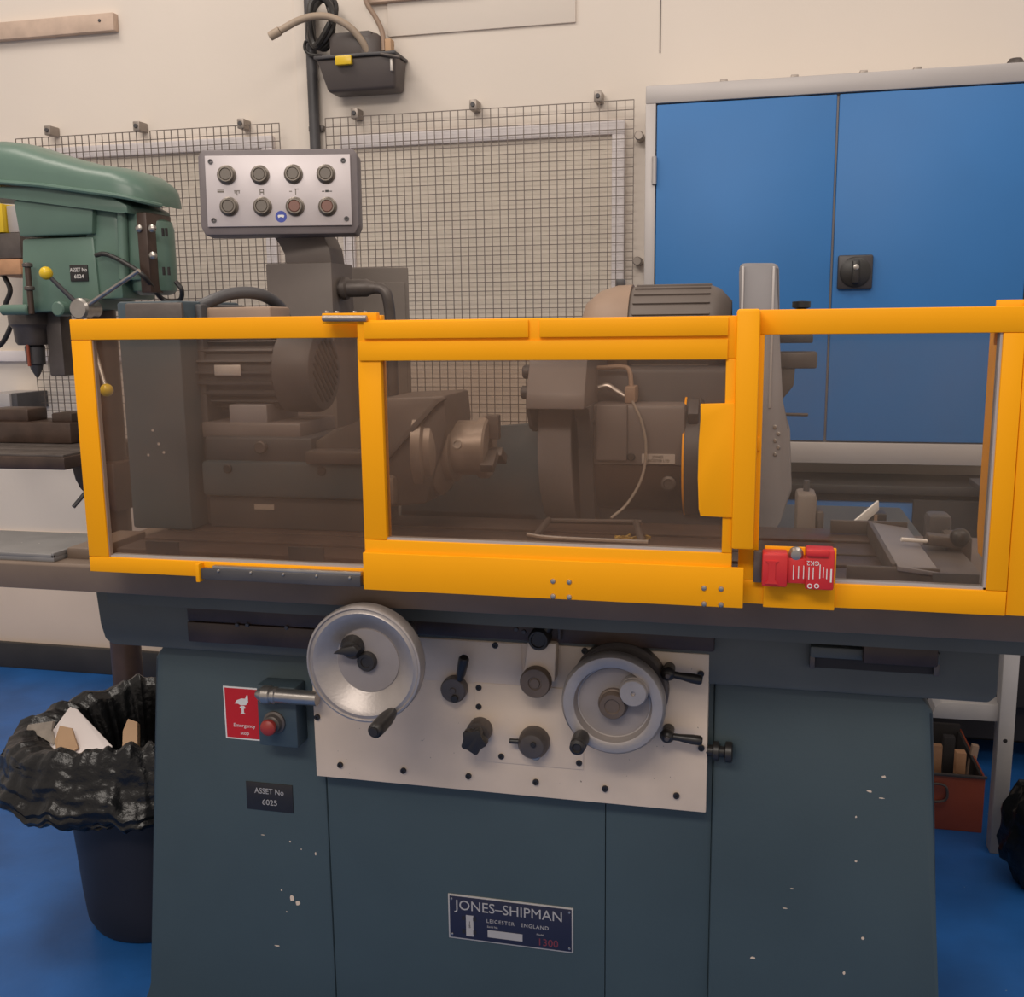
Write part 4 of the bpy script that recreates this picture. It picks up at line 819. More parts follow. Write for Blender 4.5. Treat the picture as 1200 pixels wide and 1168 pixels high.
p = at(953, 660, yi); text('print', 'GK2', 0.009, (p.x, yi+0.0016, p.z), M['white'], IS, roty=PI)
for k_, (px, py, hh) in enumerate(((930, 672, 17), (936, 672, 15), (942, 672, 16), (948, 672, 15), (953, 672, 14), (961, 670, 17), (965, 671, 13), (969, 673, 12), (974, 675, 16))):
    p = at(px, py, yi); mp = mpp(px, py, yi); Yq = yi+0.0016 if px > 944 else yi+0.0076; w_ = 0.0006 if k_ != 8 else 0.0011
    bm = new(); box(bm, p.x-w_, p.x+w_, Yq, Yq+0.0006, p.z-hh*mp/2, p.z+hh*mp/2); obj('print_line', bm, M['white'], IS)
for px in (949, 957):
    p = at(px, 687, yi); bm = new(); lathe(bm, (p.x, yi+0.0022, p.z), (0, -1, 0), [(0.0022, 0), (0.0034, 0), (0.0034, 0.0006), (0.0022, 0.0006)], 16, cap=False); obj('print_mark', bm, M['white'], IS)
q = ext(883, 646, 893, 682, YG-0.01); bm = new(); box(bm, q[0], q[1], YG-0.012, YG, q[2], q[3], 0.001); obj('actuator_key', bm, M['iron'], RG)
for x in (o[0]+0.10, o[1]-0.06):
    bm = new(); prism(bm, [(YG+0.0255, 1.0935), (YG+0.0255, 1.15), (YG+0.029, 1.15), (YG+0.029, 1.0965), (1.57, 1.0965), (1.57, 1.0935)], x-0.03, x+0.03, 'x'); obj('mounting_bracket', bm, M['iron_d'], RG)
# sliding door
YO = 1.42
xa, xb = at(424, 540, YO).x, at(860.5, 540, YO).x
zt0 = at(640, 372.5, YO).z; zmid = at(640, 396, YO).z; zi1 = at(640, 421, YO).z; zi0 = at(640, 640, YO).z; zlp = at(640, 655, YO).z; zb0 = at(640, 700, YO).z
xi0, xi1 = at(450, 540, YO).x, at(848, 540, YO).x
SD = thing('sliding_guard_door', 'yellow sliding guard door with clear window in front of chuck and wheel', 'guard door', ((xa+xb)/2, YO, zb0), group='yellow machine guards')
frame_obj('frame', (xa, xb, zb0+0.01, zt0), (xi0, xi1, zi0, zi1), YO, 0.02, M['yellow'], SD)
bm = new(); box(bm, xa-0.002, at(871, 690, YO).x, YO-0.006, YO-0.0004, zb0, zlp, 0.001); LP = obj('lower_plate', bm, M['yellow'], SD)
bolts(LP, [(648, 681), (667, 682), (648, 698.5), (667, 699.5), (825, 689), (845, 690), (825, 707.5), (845, 708.5)], YO-0.006, M['steel'], 0.0042)
xg = at(620, 394, YO).x; xg2 = at(633, 394, YO).x
for a, b in ((xa+0.012, xg), (xg2, xb-0.012)):
    bm = new(); box(bm, a, b, YO-0.005, YO-0.0004, zmid+0.001, zt0-0.002, 0.001); obj('track_cover', bm, M['yellow'], SD)
bm = new(); box(bm, xa+0.003, xb-0.012, YO-0.0035, YO-0.0004, zi1-0.001, zmid-0.003, 0.001); obj('track_cover', bm, M['yellow'], SD)
bm = new(); box(bm, xi0-0.004, xi1+0.004, YO+0.009, YO+0.012, zi0-0.004, zi1+0.004); obj('pane', bm, M['pane'], SD)
bm = new(); box(bm, xi0, xi1, YO+0.003, YO+0.019, zi0, zi0+0.003); obj('edge_seal', bm, M['cabf'], SD)
poly = [(821, 473), (861, 472), (861, 606), (821, 604), (819, 596), (818, 560), (819, 520), (821, 492)]
bm = new(); prism(bm, [(at(a, b, YO).x, at(a, b, YO).z) for a, b in poly], YO-0.004, YO+0.002, bev=0.0008); obj('handle_plate', bm, M['yellow'], SD, 'plain yellow plate covering part of the window')
bm = new(); box(bm, at(376, 374, YO).x, at(440, 374, YO).x, YO+0.004, YO+0.018, zt0-0.004, at(410, 366.5, YO).z, 0.001); TK = obj('top_track', bm, M['yellow'], SD)
bm = new(); rcyl(bm, at(378, 373, YO-0.004), at(430, 373, YO-0.004), 0.0045, 0.001, 12); obj('track_roller', bm, M['clip'], TK)
for px in (382, 394, 415, 427):
    p = at(px, 366, YO+0.008); bm = new(); rcyl(bm, (p.x, YO+0.011, p.z-0.002), (p.x, YO+0.011, p.z+0.002), 0.003, 0.0006, 10); obj('track_bolt', bm, M['steel'], TK)

# ------------------------------------------------------------------ green pillar drill
YDR = 2.86; YDF = 2.75
cxp = at(127, 500, YDR).x
DR = thing('pillar_drill', 'green pillar drill with belt cover and yellow-knobbed feed handles, left of the grinder', 'drill', (cxp, YDR, 0))
bm = new(); rcyl(bm, (cxp, YDR, 0.05), (cxp, YDR, 1.80), 0.048, 0.002, 32); obj('column', bm, M['oily'], DR)
bm = new(); box(bm, cxp-0.42, cxp+0.14, YDR-0.17, YDR+0.17, 0, 0.06, 0.01); obj('base', bm, M['iron_d'], DR)
st = [(-62, 200, 219, .35), (-52, 186, 218, .7), (-30, 176, 218, .92), (0, 171, 218, 1), (25, 168, 219, 1), (50, 171, 221, 1), (85, 183, 224, 1), (130, 195, 230, 1), (160, 199, 234, 1), (178, 205, 237, .95), (189, 213, 240, .82), (196, 225, 242, .6), (199, 236, 243, .35)]
bm = new(); rings = []; NS = 18
for px, yt_, yb_, w in st:
    c0 = at(px, yb_, YDR); h = at(px, yt_, YDR).z-c0.z; ring = []
    for k in range(NS+1):
        th = PI*k/NS; cs, sn = math.cos(th), math.sin(th)
        ring.append(bm.verts.new((c0.x, YDR+0.135*w*math.copysign(abs(cs)**0.6, cs), c0.z+h*abs(sn)**0.6)))
    rings.append(ring)
for A, B in zip(rings, rings[1:]):
    for k in range(NS): bm.faces.new((A[k], A[k+1], B[k+1], B[k]))
    bm.faces.new((A[0], B[0], B[NS], A[NS]))
bm.faces.new(rings[0]); bm.faces.new(rings[-1][::-1])
BC = obj('belt_cover', bm, M['green'], DR)
bm = new(); fr = [at(px, yb_, YDR)+Vector((0, -0.137*w, 0)) for px, yt_, yb_, w in st]; tube(bm, fr, 0.007, 8, sm=False); obj('cover_rim', bm, M['green'], BC)
bm = new(); poly = [(at(px, yb_, YDR-0.1).x, at(px, yb_, YDR-0.1).z) for px, yb_ in ((-55, 218), (60, 221), (130, 229), (188, 240), (186, 250), (150, 249), (10, 233), (-55, 230))]
xq = at(199, 245, YDR+0.11).x; poly = [(min(a_, xq), b_) for a_, b_ in poly]
prism(bm, poly, YDR-0.12, YDR+0.11, bev=0.004); obj('pulley_pan', bm, M['green'], DR)
def dz(py, px=60): return at(px, py, YDF).z
def dx(px, py=300): return at(px, py, YDF).x
bm = new(); prism(bm, [(dx(15, 240), dz(232)), (dx(110, 240), dz(232)), (dx(108, 275), dz(276)), (dx(22, 275), dz(276))], YDF, YDR+0.11, bev=0.008); HDm = obj('head_casting', bm, M['green'], DR)
bm = new(); prism(bm, [(dx(22, 276), dz(278)), (dx(106, 276), dz(278)), (dx(112, 330), dz(345)), (dx(108, 366), dz(364)), (dx(22, 366), dz(366))], YDF+0.012, YDR+0.10, bev=0.008); obj('gear_casting', bm, M['green'], DR)
bm = new(); box(bm, dx(96), dx(136), YDF+0.02, YDR+0.09, dz(352), dz(234), 0.012); obj('column_clamp', bm, M['green'], DR)
p = at(138, 250, YDF+0.01); bm = new(); rcyl(bm, (dx(139, 300), YDF+0.02, dz(330)), (dx(139, 250), YDF+0.02, dz(240)), 0.015, 0.002, 18); obj('tension_rod', bm, M['green'], DR)
bm = new(); box(bm, dx(137), dx(160), YDF+0.03, YDR+0.06, dz(330), dz(252), 0.006); obj('motor_bracket', bm, M['green'], DR)
bm = new(); box(bm, dx(159), dx(171), YDF+0.015, YDR+0.04, dz(345), dz(252), 0.004); MP = obj('motor_plate', bm, M['oily'], DR)
for px, py in ((160, 267), (175, 267), (176, 299)):
    p = at(px, py, YDF); bm = new(); lathe(bm, (p.x, YDF+0.02, p.z), (0, -1, 0), [(0.011, 0), (0.011, 0.01), (0.006, 0.014), (0, 0.015)], 16); obj('bolt', bm, M['steel'], MP)
zm0, zm1 = dz(344, 190), dz(252, 190); bm = new()
lathe(bm, (at(179, 300, YDR).x, YDR, zm0), (0, 0, 1), [(0.045, 0), (0.064, 0.012), (0.068, 0.03), (0.068, zm1-zm0-0.03), (0.062, zm1-zm0-0.008), (0.045, zm1-zm0)], 40); DMt = obj('drill_motor', bm, M['green'], DR)
for px, py in ((183, 271), (187, 271), (184, 317), (190, 317)):
    p = at(px, py, YDF+0.01); bm = new(); obox(bm, (p.x, YDR-0.064, p.z), 0.006, 0.006, 0.024); obj('vent_slot', bm, M['dark'], DMt)
bm = new(); tube(bm, [at(206, 330, YDR-0.05), at(213, 340, YDR-0.05), at(210, 352, YDR-0.03), at(190, 350, YDR-0.03), at(170, 325, YDF), at(150, 310, YDF), at(125, 298, YDF), at(112, 299, YDF)], 0.007, 10); obj('cable', bm, M['black'], DR)
# asset plate
p = at(93, 320, YDF+0.011); bm = new(); box(bm, p.x-0.030, p.x+0.030, YDF+0.008, YDF+0.013, p.z-0.024, p.z+0.024, 0.0008); DA_ = obj('asset_plate', bm, M['black'], DR, 'black engraved asset number plate')
text('lettering', 'ASSET No', 0.0165, (p.x, YDF+0.0078, p.z+0.009), M['white'], DA_, xs=0.82)
text('lettering', '6024', 0.0165, (p.x, YDF+0.0078, p.z-0.010), M['white'], DA_)
# feed hub and spokes
hb = at(99, 362, YDF-0.03); bm = new(); lathe(bm, (hb.x, YDF+0.02, hb.z), (0, -1, 0), [(0.026, 0), (0.026, 0.04), (0.032, 0.044), (0.032, 0.075), (0.026, 0.082), (0, 0.083)], 32); HBb = obj('feed_hub', bm, M['steel'], DR)
bm = new(); p = at(72, 362, YDF); rcyl(bm, (p.x, YDF+0.03, p.z), (p.x, YDF-0.02, p.z), 0.022, 0.004, 24); obj('feed_boss', bm, M['green'], DR)
for ex_, ey, knob in ((54, 320, True), (163, 317, False), (125, 457, True)):
    e = at(ex_, ey, YDF-0.09); a = hb+Vector((0, -0.01, 0)); bm = new(); cyl(bm, a, e, 0.0075, 0.006, 14); o = obj('feed_spoke', bm, M['steel'] if not knob or ey > 400 else M['iron_d'], DR)
    if knob: bm = new(); ball(bm, e, 0.019); obj('ball_knob', bm, M['knoby'], o)
# depth stop, quill, chuck
p = at(40, 340, YDF); bm = new(); rcyl(bm, (p.x, YDF-0.02, dz(368, 40)), (p.x, YDF-0.02, dz(308, 40)), 0.009, 0.001, 14)
DS = obj('depth_stop_rod', bm, M['oily'], DR)
for py in (311, 338):
    z = dz(py, 40); bm = new(); rcyl(bm, (p.x, YDF-0.02, z-0.006), (p.x, YDF-0.02, z+0.006), 0.015, 0.002, 16); obj('stop_nut', bm, M['iron'], DS)
bm = new(); q = at(25, 363, YDF); rcyl(bm, (dx(8, 363), YDF-0.02, q.z), (dx(40, 363), YDF-0.02, q.z), 0.016, 0.004, 18); obj('stop_arm', bm, M['green'], DR)
YQ = YDR-0.02
def qz(py): return at(40, py, YQ).z
qx = at(39, 400, YQ).x; bm = new()
lathe(bm, (qx, YQ, 0), (0, 0, 1), [(0.045, qz(404)), (0.052, qz(400)), (0.055, qz(385)), (0.066, qz(380)), (0.068, qz(366)), (0.06, qz(360))], 36); obj('quill', bm, M['iron'], DR)
bm = new(); lathe(bm, (qx+0.004, YQ, 0), (0, 0, 1), [(0.004, qz(442)), (0.010, qz(438)), (0.018, qz(432)), (0.020, qz(428)), (0.028, qz(426)), (0.030, qz(406)), (0.022, qz(403))], 32); obj('drill_chuck', bm, M['iron_d'], DR)
bm = new(); p = at(19, 400, YDF); rcyl(bm, (p.x, YDF+0.05, at(19, 430, YDF).z), (p.x, YDF+0.05, at(19, 365, YDF).z), 0.005, 0.001, 12); obj('stop_rod', bm, M['rust'], DR)
bm = new(); box(bm, at(62, 400, YDR).x, at(80, 400, YDR).x, YDR-0.03, YDR+0.03, at(70, 440, YDR).z, at(70, 360, YDR).z, 0.006); obj('guide_bracket', bm, M['iron'], DR)
# drill table
tz = at(50, 533, 2.62).z; tc = qx; tx_a, tx_b = tc-0.24, tc+0.24
bm = new(); box(bm, tx_a, tx_b, 2.62, 3.08, tz-0.045, tz-0.006, 0.006); TBL = obj('drill_table', bm, M['oily'], DR)
for k in range(4):
    y0 = 2.628+k*0.112; bm = new(); box(bm, tx_a+0.008, tx_b-0.008, y0, y0+0.098, tz-0.007, tz, 0.001); obj('table_land', bm, M['iron'], TBL)
bm = new(); prism(bm, [(at(75, 552, 2.74).x, tz-0.044), (cxp+0.07, tz-0.044), (cxp+0.07, tz-0.20), (at(98, 590, 2.74).x, tz-0.16), (at(86, 575, 2.74).x, tz-0.12), (at(80, 562, 2.74).x, tz-0.10)], YDR-0.09, YDR+0.09, bev=0.008); obj('table_bracket', bm, M['oily'], DR)
bm = new(); cyl(bm, at(108, 568, 2.74), at(86, 594, 2.68), 0.007, 0.006, 12); obj('crank_handle', bm, M['iron_d'], DR)
# vice and box on the drill table
VC = thing('machine_vice', 'dark machine vice resting on the drill table', 'vice', (tc-0.02, 2.95, tz))
bm = new(); box(bm, at(-20, 490, 2.9).x, at(86, 490, 2.9).x, 2.88, 3.02, tz, at(40, 494, 2.9).z, 0.008); obj('vice_base', bm, M['oily'], VC)
bm = new(); box(bm, at(-14, 490, 2.9).x, at(33, 490, 2.9).x, 2.90, 3.0, at(40, 495, 2.9).z, at(20, 479, 2.9).z, 0.008); obj('vice_jaw', bm, M['oily'], VC)
bm = new(); box(bm, at(60, 490, 2.9).x, at(84, 490, 2.9).x, 2.90, 3.0, at(40, 495, 2.9).z, at(70, 484, 2.9).z, 0.006); obj('vice_jaw', bm, M['oily'], VC)
SB = thing('switch_box', 'small pale box with dark side on the wall behind the drill table', 'box', (at(8, 467, 3.6).x, 3.7, at(8, 480, 3.6).z))
bm = new(); box(bm, at(-20, 467, 3.6).x, at(11, 467, 3.6).x, 3.6, YW, at(5, 481, 3.6).z, at(5, 461, 3.6).z, 0.004); obj('casing', bm, M['cabf'], SB)
bm = new(); box(bm, at(11, 467, 3.6).x+0.001, at(18, 467, 3.6).x, 3.61, YW, at(5, 481, 3.6).z, at(5, 461, 3.6).z, 0.003); obj('side_cover', bm, M['iron_d'], SB)
WB = thing('wall_switch_unit', 'grey and wooden unit with yellow edge behind the drill nose', 'wall unit', (at(8, 290, 3.5).x, 3.65, at(8, 322, 3.5).z))
bm = new(); box(bm, at(-30, 290, 3.5).x, at(24, 290, 3.5).x, 3.5, YW, at(10, 303, 3.5).z, at(10, 273, 3.5).z, 0.004); obj('casing', bm, M['iron'], WB)
bm = new(); box(bm, at(-30, 310, 3.5).x, at(26, 310, 3.5).x, 3.49, YW, at(10, 322, 3.5).z, at(10, 304, 3.5).z, 0.003); obj('wooden_block', bm, M['ply'], WB)
bm = new(); box(bm, at(-30, 255, 3.5).x, at(3, 255, 3.5).x, 3.5, YW, at(10, 272, 3.5).z, at(10, 238, 3.5).z, 0.003); obj('yellow_box', bm, M['knoby'], WB)
bm = new(); box(bm, at(4, 255, 3.5).x, at(18, 255, 3.5).x, 3.52, YW, at(10, 272, 3.5).z, at(10, 240, 3.5).z, 0.003); obj('white_box', bm, M['cabf'], WB)
bm = new(); tube(bm, [at(4, 322, 3.55), at(12, 340, 3.55), at(6, 360, 3.55), at(14, 375, 3.55), at(4, 400, 3.55), at(-10, 410, 3.55)], 0.010, 10); obj('cable', bm, M['black'], WB)

# ------------------------------------------------------------------ conduit, cable coil and black box on the wall
YCP = YW-0.03
p = at(366, 90, YCP)
bm = new(); rcyl(bm, (p.x, YCP, at(366, 200, YCP).z-0.9), (p.x, YCP, 3.6), 0.020, 0.001, 20); t = tag(obj('conduit_pipe', bm, M['iron_d']), 'dark vertical conduit pipe running up the wall', 'pipe')
for py in (150,):
    z = at(366, py, YCP).z; bm = new(); box(bm, p.x-0.03, p.x+0.03, YCP+0.012, YW, z-0.01, z+0.01, 0.002); obj('saddle', bm, M['iron'], t)
bm = new(); pts = []
cc = at(379, 28, YCP-0.04)
for k in range(64):
    th = 2*PI*k/16; w = 0.010*math.sin(k*0.7)
    pts.append(cc+Vector((0.045*math.cos(th)+w, -0.012*(k//16)+0.01*math.sin(th*2), 0.085*math.sin(th)+0.02*math.cos(k*0.4))))
tube(bm, pts, 0.011, 8, k=2)
tag(obj('cable_coil', bm, M['black']), 'coil of black cable hung beside the conduit pipe', 'cable')
bm = new(); tube(bm, [at(366, 52, YCP-0.035), at(359, 48, YCP-0.035), at(357, 56, YCP-0.035), at(362, 63, YCP-0.035), at(376, 66, YCP-0.045)], 0.006, 8); tag(obj('cable_loop', bm, M['black']), 'thin black cable looped round the conduit below the coil', 'cable')
VB = thing('wall_tank', 'black plastic tank with beige hose mounted high on the wall', 'tank', (at(418, 100, 3.55).x, 3.68, at(418, 104, 3.55).z))
yv = 3.66
zt_, zb_ = at(418, 66, yv).z, at(418, 104, yv).z
def frus(bm, xa0, xa1, ya0, ya1, za, xb0, xb1, yb0, yb1, zb, bev):
    vs = [bm.verts.new(v) for v in ((xa0, ya0, za), (xa1, ya0, za), (xa1, ya1, za), (xa0, ya1, za), (xb0, yb0, zb), (xb1, yb0, zb), (xb1, yb1, zb), (xb0, yb1, zb))]
    for f in ((3, 2, 1, 0), (4, 5, 6, 7), (0, 1, 5, 4), (1, 2, 6, 5), (2, 3, 7, 6), (3, 0, 4, 7)): bm.faces.new([vs[i_] for i_ in f])
    bmesh.ops.bevel(bm, geom=bm.edges[:], offset=bev, segments=3, affect='EDGES', profile=0.5); return bm
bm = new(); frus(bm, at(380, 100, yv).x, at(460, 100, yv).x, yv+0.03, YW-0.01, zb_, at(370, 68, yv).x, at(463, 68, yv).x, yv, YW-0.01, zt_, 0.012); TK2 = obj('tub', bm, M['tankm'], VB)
bm = new(); box(bm, at(368, 67, yv).x, at(464, 67, yv).x, yv-0.008, YW-0.005, zt_-0.002, zt_+0.010, 0.004); obj('rim', bm, M['iron_d'], TK2)
bm = new(); box(bm, at(393, 70, yv-0.01).x, at(412, 70, yv-0.01).x, yv-0.016, yv+0.004, at(402, 77, yv).z, at(402, 66, yv).z, 0.004); obj('latch', bm, M['knoby'], TK2, 'yellow latch tab')
bm = new(); p = at(459, 76, yv); box(bm, p.x-0.006, p.x+0.003, yv-0.002, yv+0.01, p.z-0.02, p.z+0.022, 0.002); obj('side_label', bm, M['pale'], TK2)
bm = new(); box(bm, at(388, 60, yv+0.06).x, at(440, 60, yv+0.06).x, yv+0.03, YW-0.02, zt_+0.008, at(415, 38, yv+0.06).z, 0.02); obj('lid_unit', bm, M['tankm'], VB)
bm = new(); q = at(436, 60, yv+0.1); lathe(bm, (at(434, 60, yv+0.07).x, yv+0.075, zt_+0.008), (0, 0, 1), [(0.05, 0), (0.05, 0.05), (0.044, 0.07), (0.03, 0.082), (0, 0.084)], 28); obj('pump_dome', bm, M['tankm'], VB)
bm = new(); tube(bm, [at(432, 63, yv+0.04), at(424, 48, yv+0.02), at(410, 32, yv), at(390, 21, yv-0.02), at(370, 19, yv-0.04), at(350, 24, yv-0.06), at(328, 36, yv-0.08)], 0.0125, 14); HS = obj('hose', bm, M['hose'], VB)
a = at(328, 36, yv-0.08); b = at(316, 43, yv-0.085); bm = new(); rcyl(bm, a, b, 0.0155, 0.002, 16); obj('hose_end', bm, M['hose'], HS)
bm = new(); tube(bm, [at(424, -20, yv+0.08), at(430, 4, yv+0.08), at(440, 20, yv+0.08), at(448, 38, yv+0.07), at(450, 60, yv+0.06)], 0.009, 10); obj('supply_hose', bm, M['tan'], VB)
bm = new(); p = at(455, 56, yv+0.06); box(bm, p.x-0.010, p.x+0.014, yv+0.05, yv+0.09, zt_+0.006, p.z+0.03, 0.004); obj('yellow_tap', bm, M['card'], VB)
bm = new(); rcyl(bm, at(446, 63, yv-0.005), at(468, 67, yv-0.01), 0.006, 0.001, 12); obj('handle_wire', bm, M['iron'], VB)

# ------------------------------------------------------------------ waste bin
bx, by = -1.47, 2.19
BN = thing('waste_bin', 'round black waste bin lined with a black bag, left of the machine base', 'bin', (bx, by, 0))
bm = new(); lathe(bm, (bx, by, 0), (0, 0, 1), [(0.150, 0), (0.168, 0.004), (0.180, 0.03), (0.187, 0.10), (0.206, 0.41), (0.212, 0.415), (0.211, 0.425), (0.202, 0.423), (0.180, 0.06), (0, 0.05)], 64, cap=False); obj('tub', bm, M['binm'], BN)
prof = [(0.02, 0.30), (0.10, 0.30), (0.16, 0.33), (0.185, 0.40), (0.198, 0.47), (0.205, 0.52), (0.215, 0.535), (0.228, 0.53), (0.238, 0.51), (0.246, 0.485), (0.254, 0.46), (0.262, 0.435), (0.272, 0.412), (0.282, 0.392), (0.286, 0.375), (0.278, 0.362), (0.262, 0.356), (0.245, 0.352)]
prof = [(prof[a_][0]+(prof[min(a_+1, 17)][0]-prof[a_][0])*f_, prof[a_][1]+(prof[min(a_+1, 17)][1]-prof[a_][1])*f_, a_+f_) for a_ in range(18) for f_ in ((0, .25, .5, .75) if a_ < 17 else (0,))]
N = 240; bm = new(); rings = []
for r_, z_, k in prof:
    ring = []
    for i_ in range(N):
        th = 2*PI*i_/N; c_, s__ = math.cos(th), math.sin(th)
        out_ = max(0, (k-6)/11.0); left = max(0, -c_*0.9-s__*0.25)**1.5; right_ = max(0, c_)
        nz1 = noise.noise(Vector((c_*3.5, s__*3.5, k*0.35))); nz2 = noise.noise(Vector((c_*14, s__*14, k*0.25+5)))
        rr = r_ + (0.009*nz1 + 0.005*nz2)*(1.0 if k > 5 else 1.4) + min(1, max(0, (k-3)/5.0))*left*0.11 + max(0, (k-9)/8)*0.008*noise.noise(Vector((c_*2.2, s__*2.2, z_*80))) + out_*0.012*noise.noise(Vector((c_*4, s__*4, k*1.3)))
        if k > 6: rr = min(rr, r_+(0.25 if c_ < 0.3 else 0.012)) if c_ > 0.75 else rr
        if c_ > 0.6 and rr > 0.215: rr = 0.215+(rr-0.215)*0.25
        zz = z_ + (0.010*noise.noise(Vector((c_*5, s__*5, 9+k*0.2)))+0.012*noise.noise(Vector((c_*11, s__*11, 2))))*(0.4+out_) - 0.0*left
        if 3 < k < 9: zz += 0.018*noise.noise(Vector((c_*9, s__*9, 4))) + 0.025*max(0, s__)
        zz += out_*0.03*left - min(1, max(0, (k-2)/3.0))*max(0, 1-abs(k-6)/6)*0.03*left
        ring.append(bm.verts.new((bx+rr*c_, by+rr*s__, zz)))
    rings.append(ring)
for A, B in zip(rings, rings[1:]):
    for i_ in range(N): bm.faces.new((A[i_], A[(i_+1) % N], B[(i_+1) % N], B[i_]))
bm.faces.new(rings[0]); obj('bin_bag', bm, M['bag'], BN, 'crumpled black polythene bag folded over the rim')
# rubbish in the bin, nearer to its front rim
def slab(name, pxs, Ys, th, m, label, cat):
    pts = [at(a, b, Y) for (a, b), Y in zip(pxs, Ys)]
    n_ = (pts[1]-pts[0]).cross(pts[2]-pts[0]).normalized()*th; bm = new()
    A = [bm.verts.new(v) for v in pts]; B = [bm.verts.new(v+n_) for v in pts]; bm.faces.new(A); bm.faces.new(B[::-1])
    for i_ in range(len(pts)): bm.faces.new((A[i_], B[i_], B[(i_+1) % len(pts)], A[(i_+1) % len(pts)]))
    return tag(obj(name, bm, m), label, cat)
slab('paper_sheet', [(57, 862), (82, 828), (90, 831), (131, 874), (128, 885), (60, 880)], [2.10, 2.14, 2.14, 2.10, 2.04, 2.04], 0.004, M['paper'], 'folded white sheet sticking out of the waste bin', 'paper')
slab('cardboard_scrap', [(64, 868), (70, 850), (84, 853), (91, 876), (80, 884), (66, 880)], [2.06, 2.08, 2.08, 2.05, 2.03, 2.04], 0.006, M['card'], 'crumpled cardboard scrap in front of the white sheet in the bin', 'cardboard')
slab('cardboard_flap', [(144, 856), (150, 842), (161, 846), (161, 882), (143, 884)], [2.10, 2.12, 2.12, 2.06, 2.05], 0.02, M['card'], 'upright brown cardboard flap at the right side of the bin', 'cardboard')
slab('plastic_wrap', [(30, 858), (33, 849), (62, 845), (60, 856), (62, 872), (46, 862)], [2.10, 2.10, 2.08, 2.08, 2.05, 2.07], 0.006, M['clear'], 'twist of clear wrapping over the left rim of the bin', 'wrapping')

# ------------------------------------------------------------------ things on the floor at the right
tb0 = atz(1082, 965, 0); YX = 3.04
x0_, x1_ = at(1080, 940, YX).x, at(1153, 940, YX).x; ztop = at(1125, 908, YX).z
TBX = thing('drawer_box', 'red-brown open metal drawer box on the floor right of the machine', 'box', ((x0_+x1_)/2, YX+0.15, 0))
x0_ = x1_-0.34
bm = new(); box(bm, x0_, x1_, YX, YX+0.008, 0.0, ztop, 0.002); fp = obj('front', bm, M['rust'], TBX)
for xx in (x0_, x1_-0.006):
    bm = new(); box(bm, xx, xx+0.006, YX+0.009, YX+0.36, 0.0, ztop, 0.002); obj('side', bm, M['rust'], TBX)
bm = new(); box(bm, x0_, x1_, YX+0.361, YX+0.368, 0.0, ztop, 0.002); obj('back', bm, M['rust'], TBX)
bm = new(); box(bm, x0_+0.007, x1_-0.007, YX+0.009, YX+0.36, 0.0, 0.008); obj('bottom', bm, M['rust'], TBX)
bm = new(); box(bm, x0_, x1_+0.004, YX-0.006, YX-0.0005, ztop-0.006, ztop+0.004, 0.002); obj('rim', bm, M['iron'], fp)
bm = new(); tube(bm, [at(1080, 918, YX-0.004), at(1104, 919, YX-0.012), at(1110, 927, YX-0.014), at(1106, 938, YX-0.012), at(1080, 939, YX-0.004)], 0.004, 8); obj('handle', bm, M['iron'], fp)
for nm, a_ in (('dark_inner_panel', (x0_+0.008, x1_-0.008, YX+0.345, YX+0.36, 0.01, ztop+0.02)), ('dark_inner_panel', (x1_-0.014, x1_-0.007, YX+0.012, YX+0.34, 0.01, ztop+0.001)), ('dark_inner_panel', (x0_+0.008, x1_-0.016, YX+0.012, YX+0.34, 0.009, 0.06))):  # dark sheets added inside so the box interior reads dark, not red-brown
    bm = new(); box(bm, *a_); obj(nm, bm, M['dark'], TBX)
def plank(name, px0, px1, pyt, Y, th, m, label, lean=0.0):
    xa_, xb_ = at(px0, 890, Y).x, at(px1, 890, Y).x; bm = new(); z1 = at((px0+px1)/2, pyt, Y).z
    obox(bm, ((xa_+xb_)/2, Y+0.0, (z1+0.012)/2), xb_-xa_, th, z1-0.012, ry=lean, bev=0.001); return tag(obj(name, bm, m), label, 'offcut', 'offcuts in the drawer box')
plank('wood_offcut', 1088, 1103, 872, YX+0.06, 0.02, M['ply'], 'pale wooden offcut standing at the left of the red-brown box')
plank('wood_offcut', 1119, 1131, 880, YX+0.08, 0.03, M['ply'], 'short light wooden offcut in the middle of the red-brown box')
plank('metal_offcut', 1104, 1117, 862, YX+0.16, 0.03, M['dark'], 'dark metal bar standing between the wooden offcuts in the box')
plank('metal_offcut', 1133, 1141, 872, YX+0.16, 0.02, M['tan'], 'thin tan strip leaning at the right of the red-brown box', 0.12)
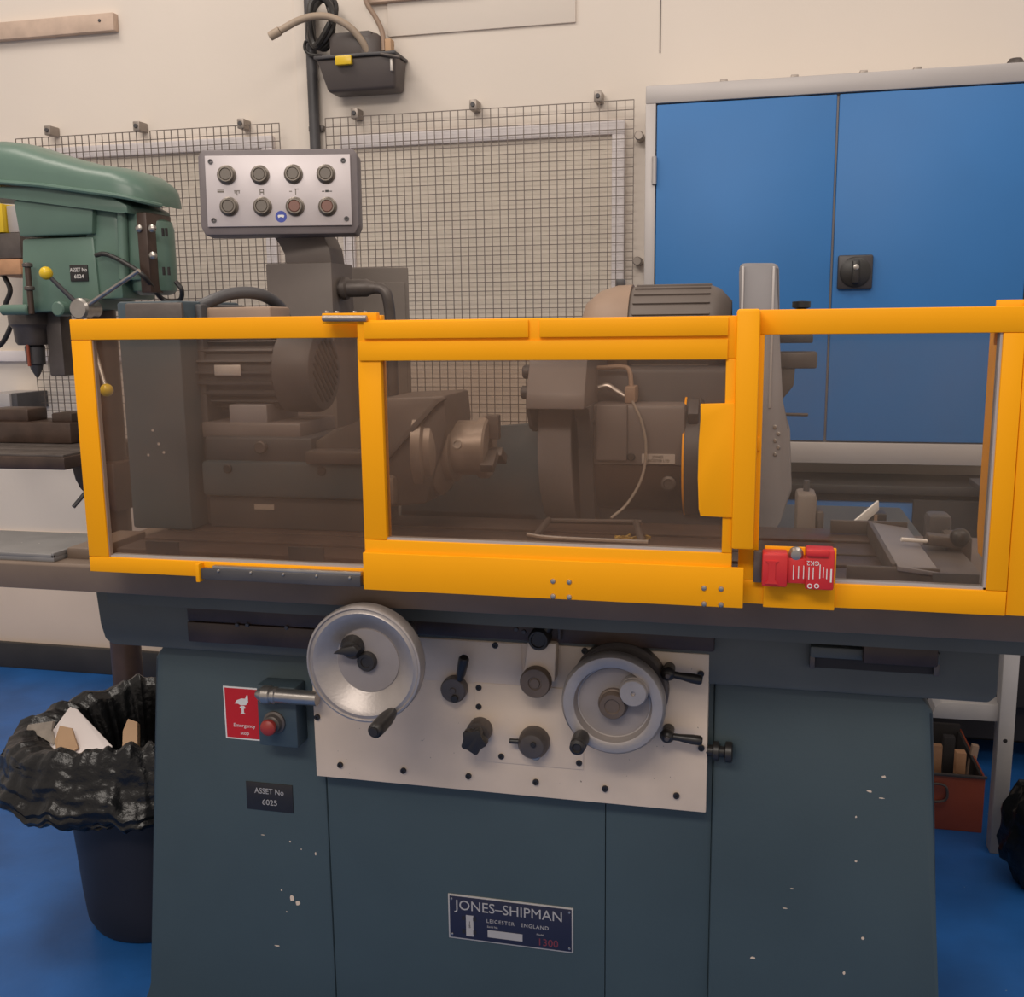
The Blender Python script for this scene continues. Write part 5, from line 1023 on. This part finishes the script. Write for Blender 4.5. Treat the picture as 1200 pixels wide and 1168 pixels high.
# bench with pale leg and shelf
YBn = 2.92
BN2 = thing('side_bench', 'pale grey metal bench leg with a shelf rail right of the machine', 'bench', (at(1185, 900, YBn).x, YBn+0.2, 0))
xa_, xb_ = at(1172, 830, YBn).x, at(1191, 830, YBn).x
bm = new(); box(bm, xa_, xb_, YBn, YBn+0.05, 0.0, 0.98, 0.003); lg = obj('leg', bm, M['benchg'], BN2)
p = at(1178, 868, YBn); bm = new(); rcyl(bm, (p.x, YBn-0.001, p.z), (p.x, YBn+0.003, p.z), 0.006, 0.0006, 14); obj('bolt_hole', bm, M['black'], lg)
bm = new(); pl = [(at(a, b, YBn+0.02).x, at(a, b, YBn+0.02).z) for a, b in ((1092, 838), (1096, 828), (1104, 823), (1174, 826), (1174, 846), (1092, 841))]
prism(bm, pl, YBn+0.02, YBn+0.12, bev=0.002); obj('shelf', bm, M['benchg'], BN2)
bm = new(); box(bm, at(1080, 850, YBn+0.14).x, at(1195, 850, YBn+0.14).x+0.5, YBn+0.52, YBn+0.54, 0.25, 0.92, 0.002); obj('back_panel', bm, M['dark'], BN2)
bm = new(); box(bm, xa_+0.55, xb_+0.55, YBn, YBn+0.05, 0.0, 0.98, 0.003); obj('leg', bm, M['benchg'], BN2)
bm = new(); box(bm, xa_-0.02, xb_+0.58, YBn-0.01, YBn+0.5, 0.98, 1.0, 0.003); obj('bench_top', bm, M['iron_d'], BN2)
# black sack on the floor
sc = atz(1207, 985, 0)
bm = new(); NU, NV = 48, 24; rings = []
for v in range(NV+1):
    ph = PI*v/NV; ring = []
    for u_ in range(NU):
        th = 2*PI*u_/NU; d = Vector((math.sin(ph)*math.cos(th), math.sin(ph)*math.sin(th), -math.cos(ph)))
        k_ = 1+0.16*noise.noise(d*2.5)+0.10*noise.noise(d*6+Vector((3, 1, 2)))
        ring.append(bm.verts.new((sc.x-0.01+d.x*0.13*k_, 2.76+d.y*0.09*k_, max(0.0, 0.15+d.z*0.18*k_))))
    rings.append(ring)
for A, B in zip(rings, rings[1:]):
    for i_ in range(NU): bm.faces.new((A[i_], A[(i_+1) % NU], B[(i_+1) % NU], B[i_]))
bmesh.ops.remove_doubles(bm, verts=bm.verts[:], dist=1e-5)
tag(obj('black_sack', bm, M['bag']), 'crumpled black sack on the floor in front of the pale bench leg', 'sack')
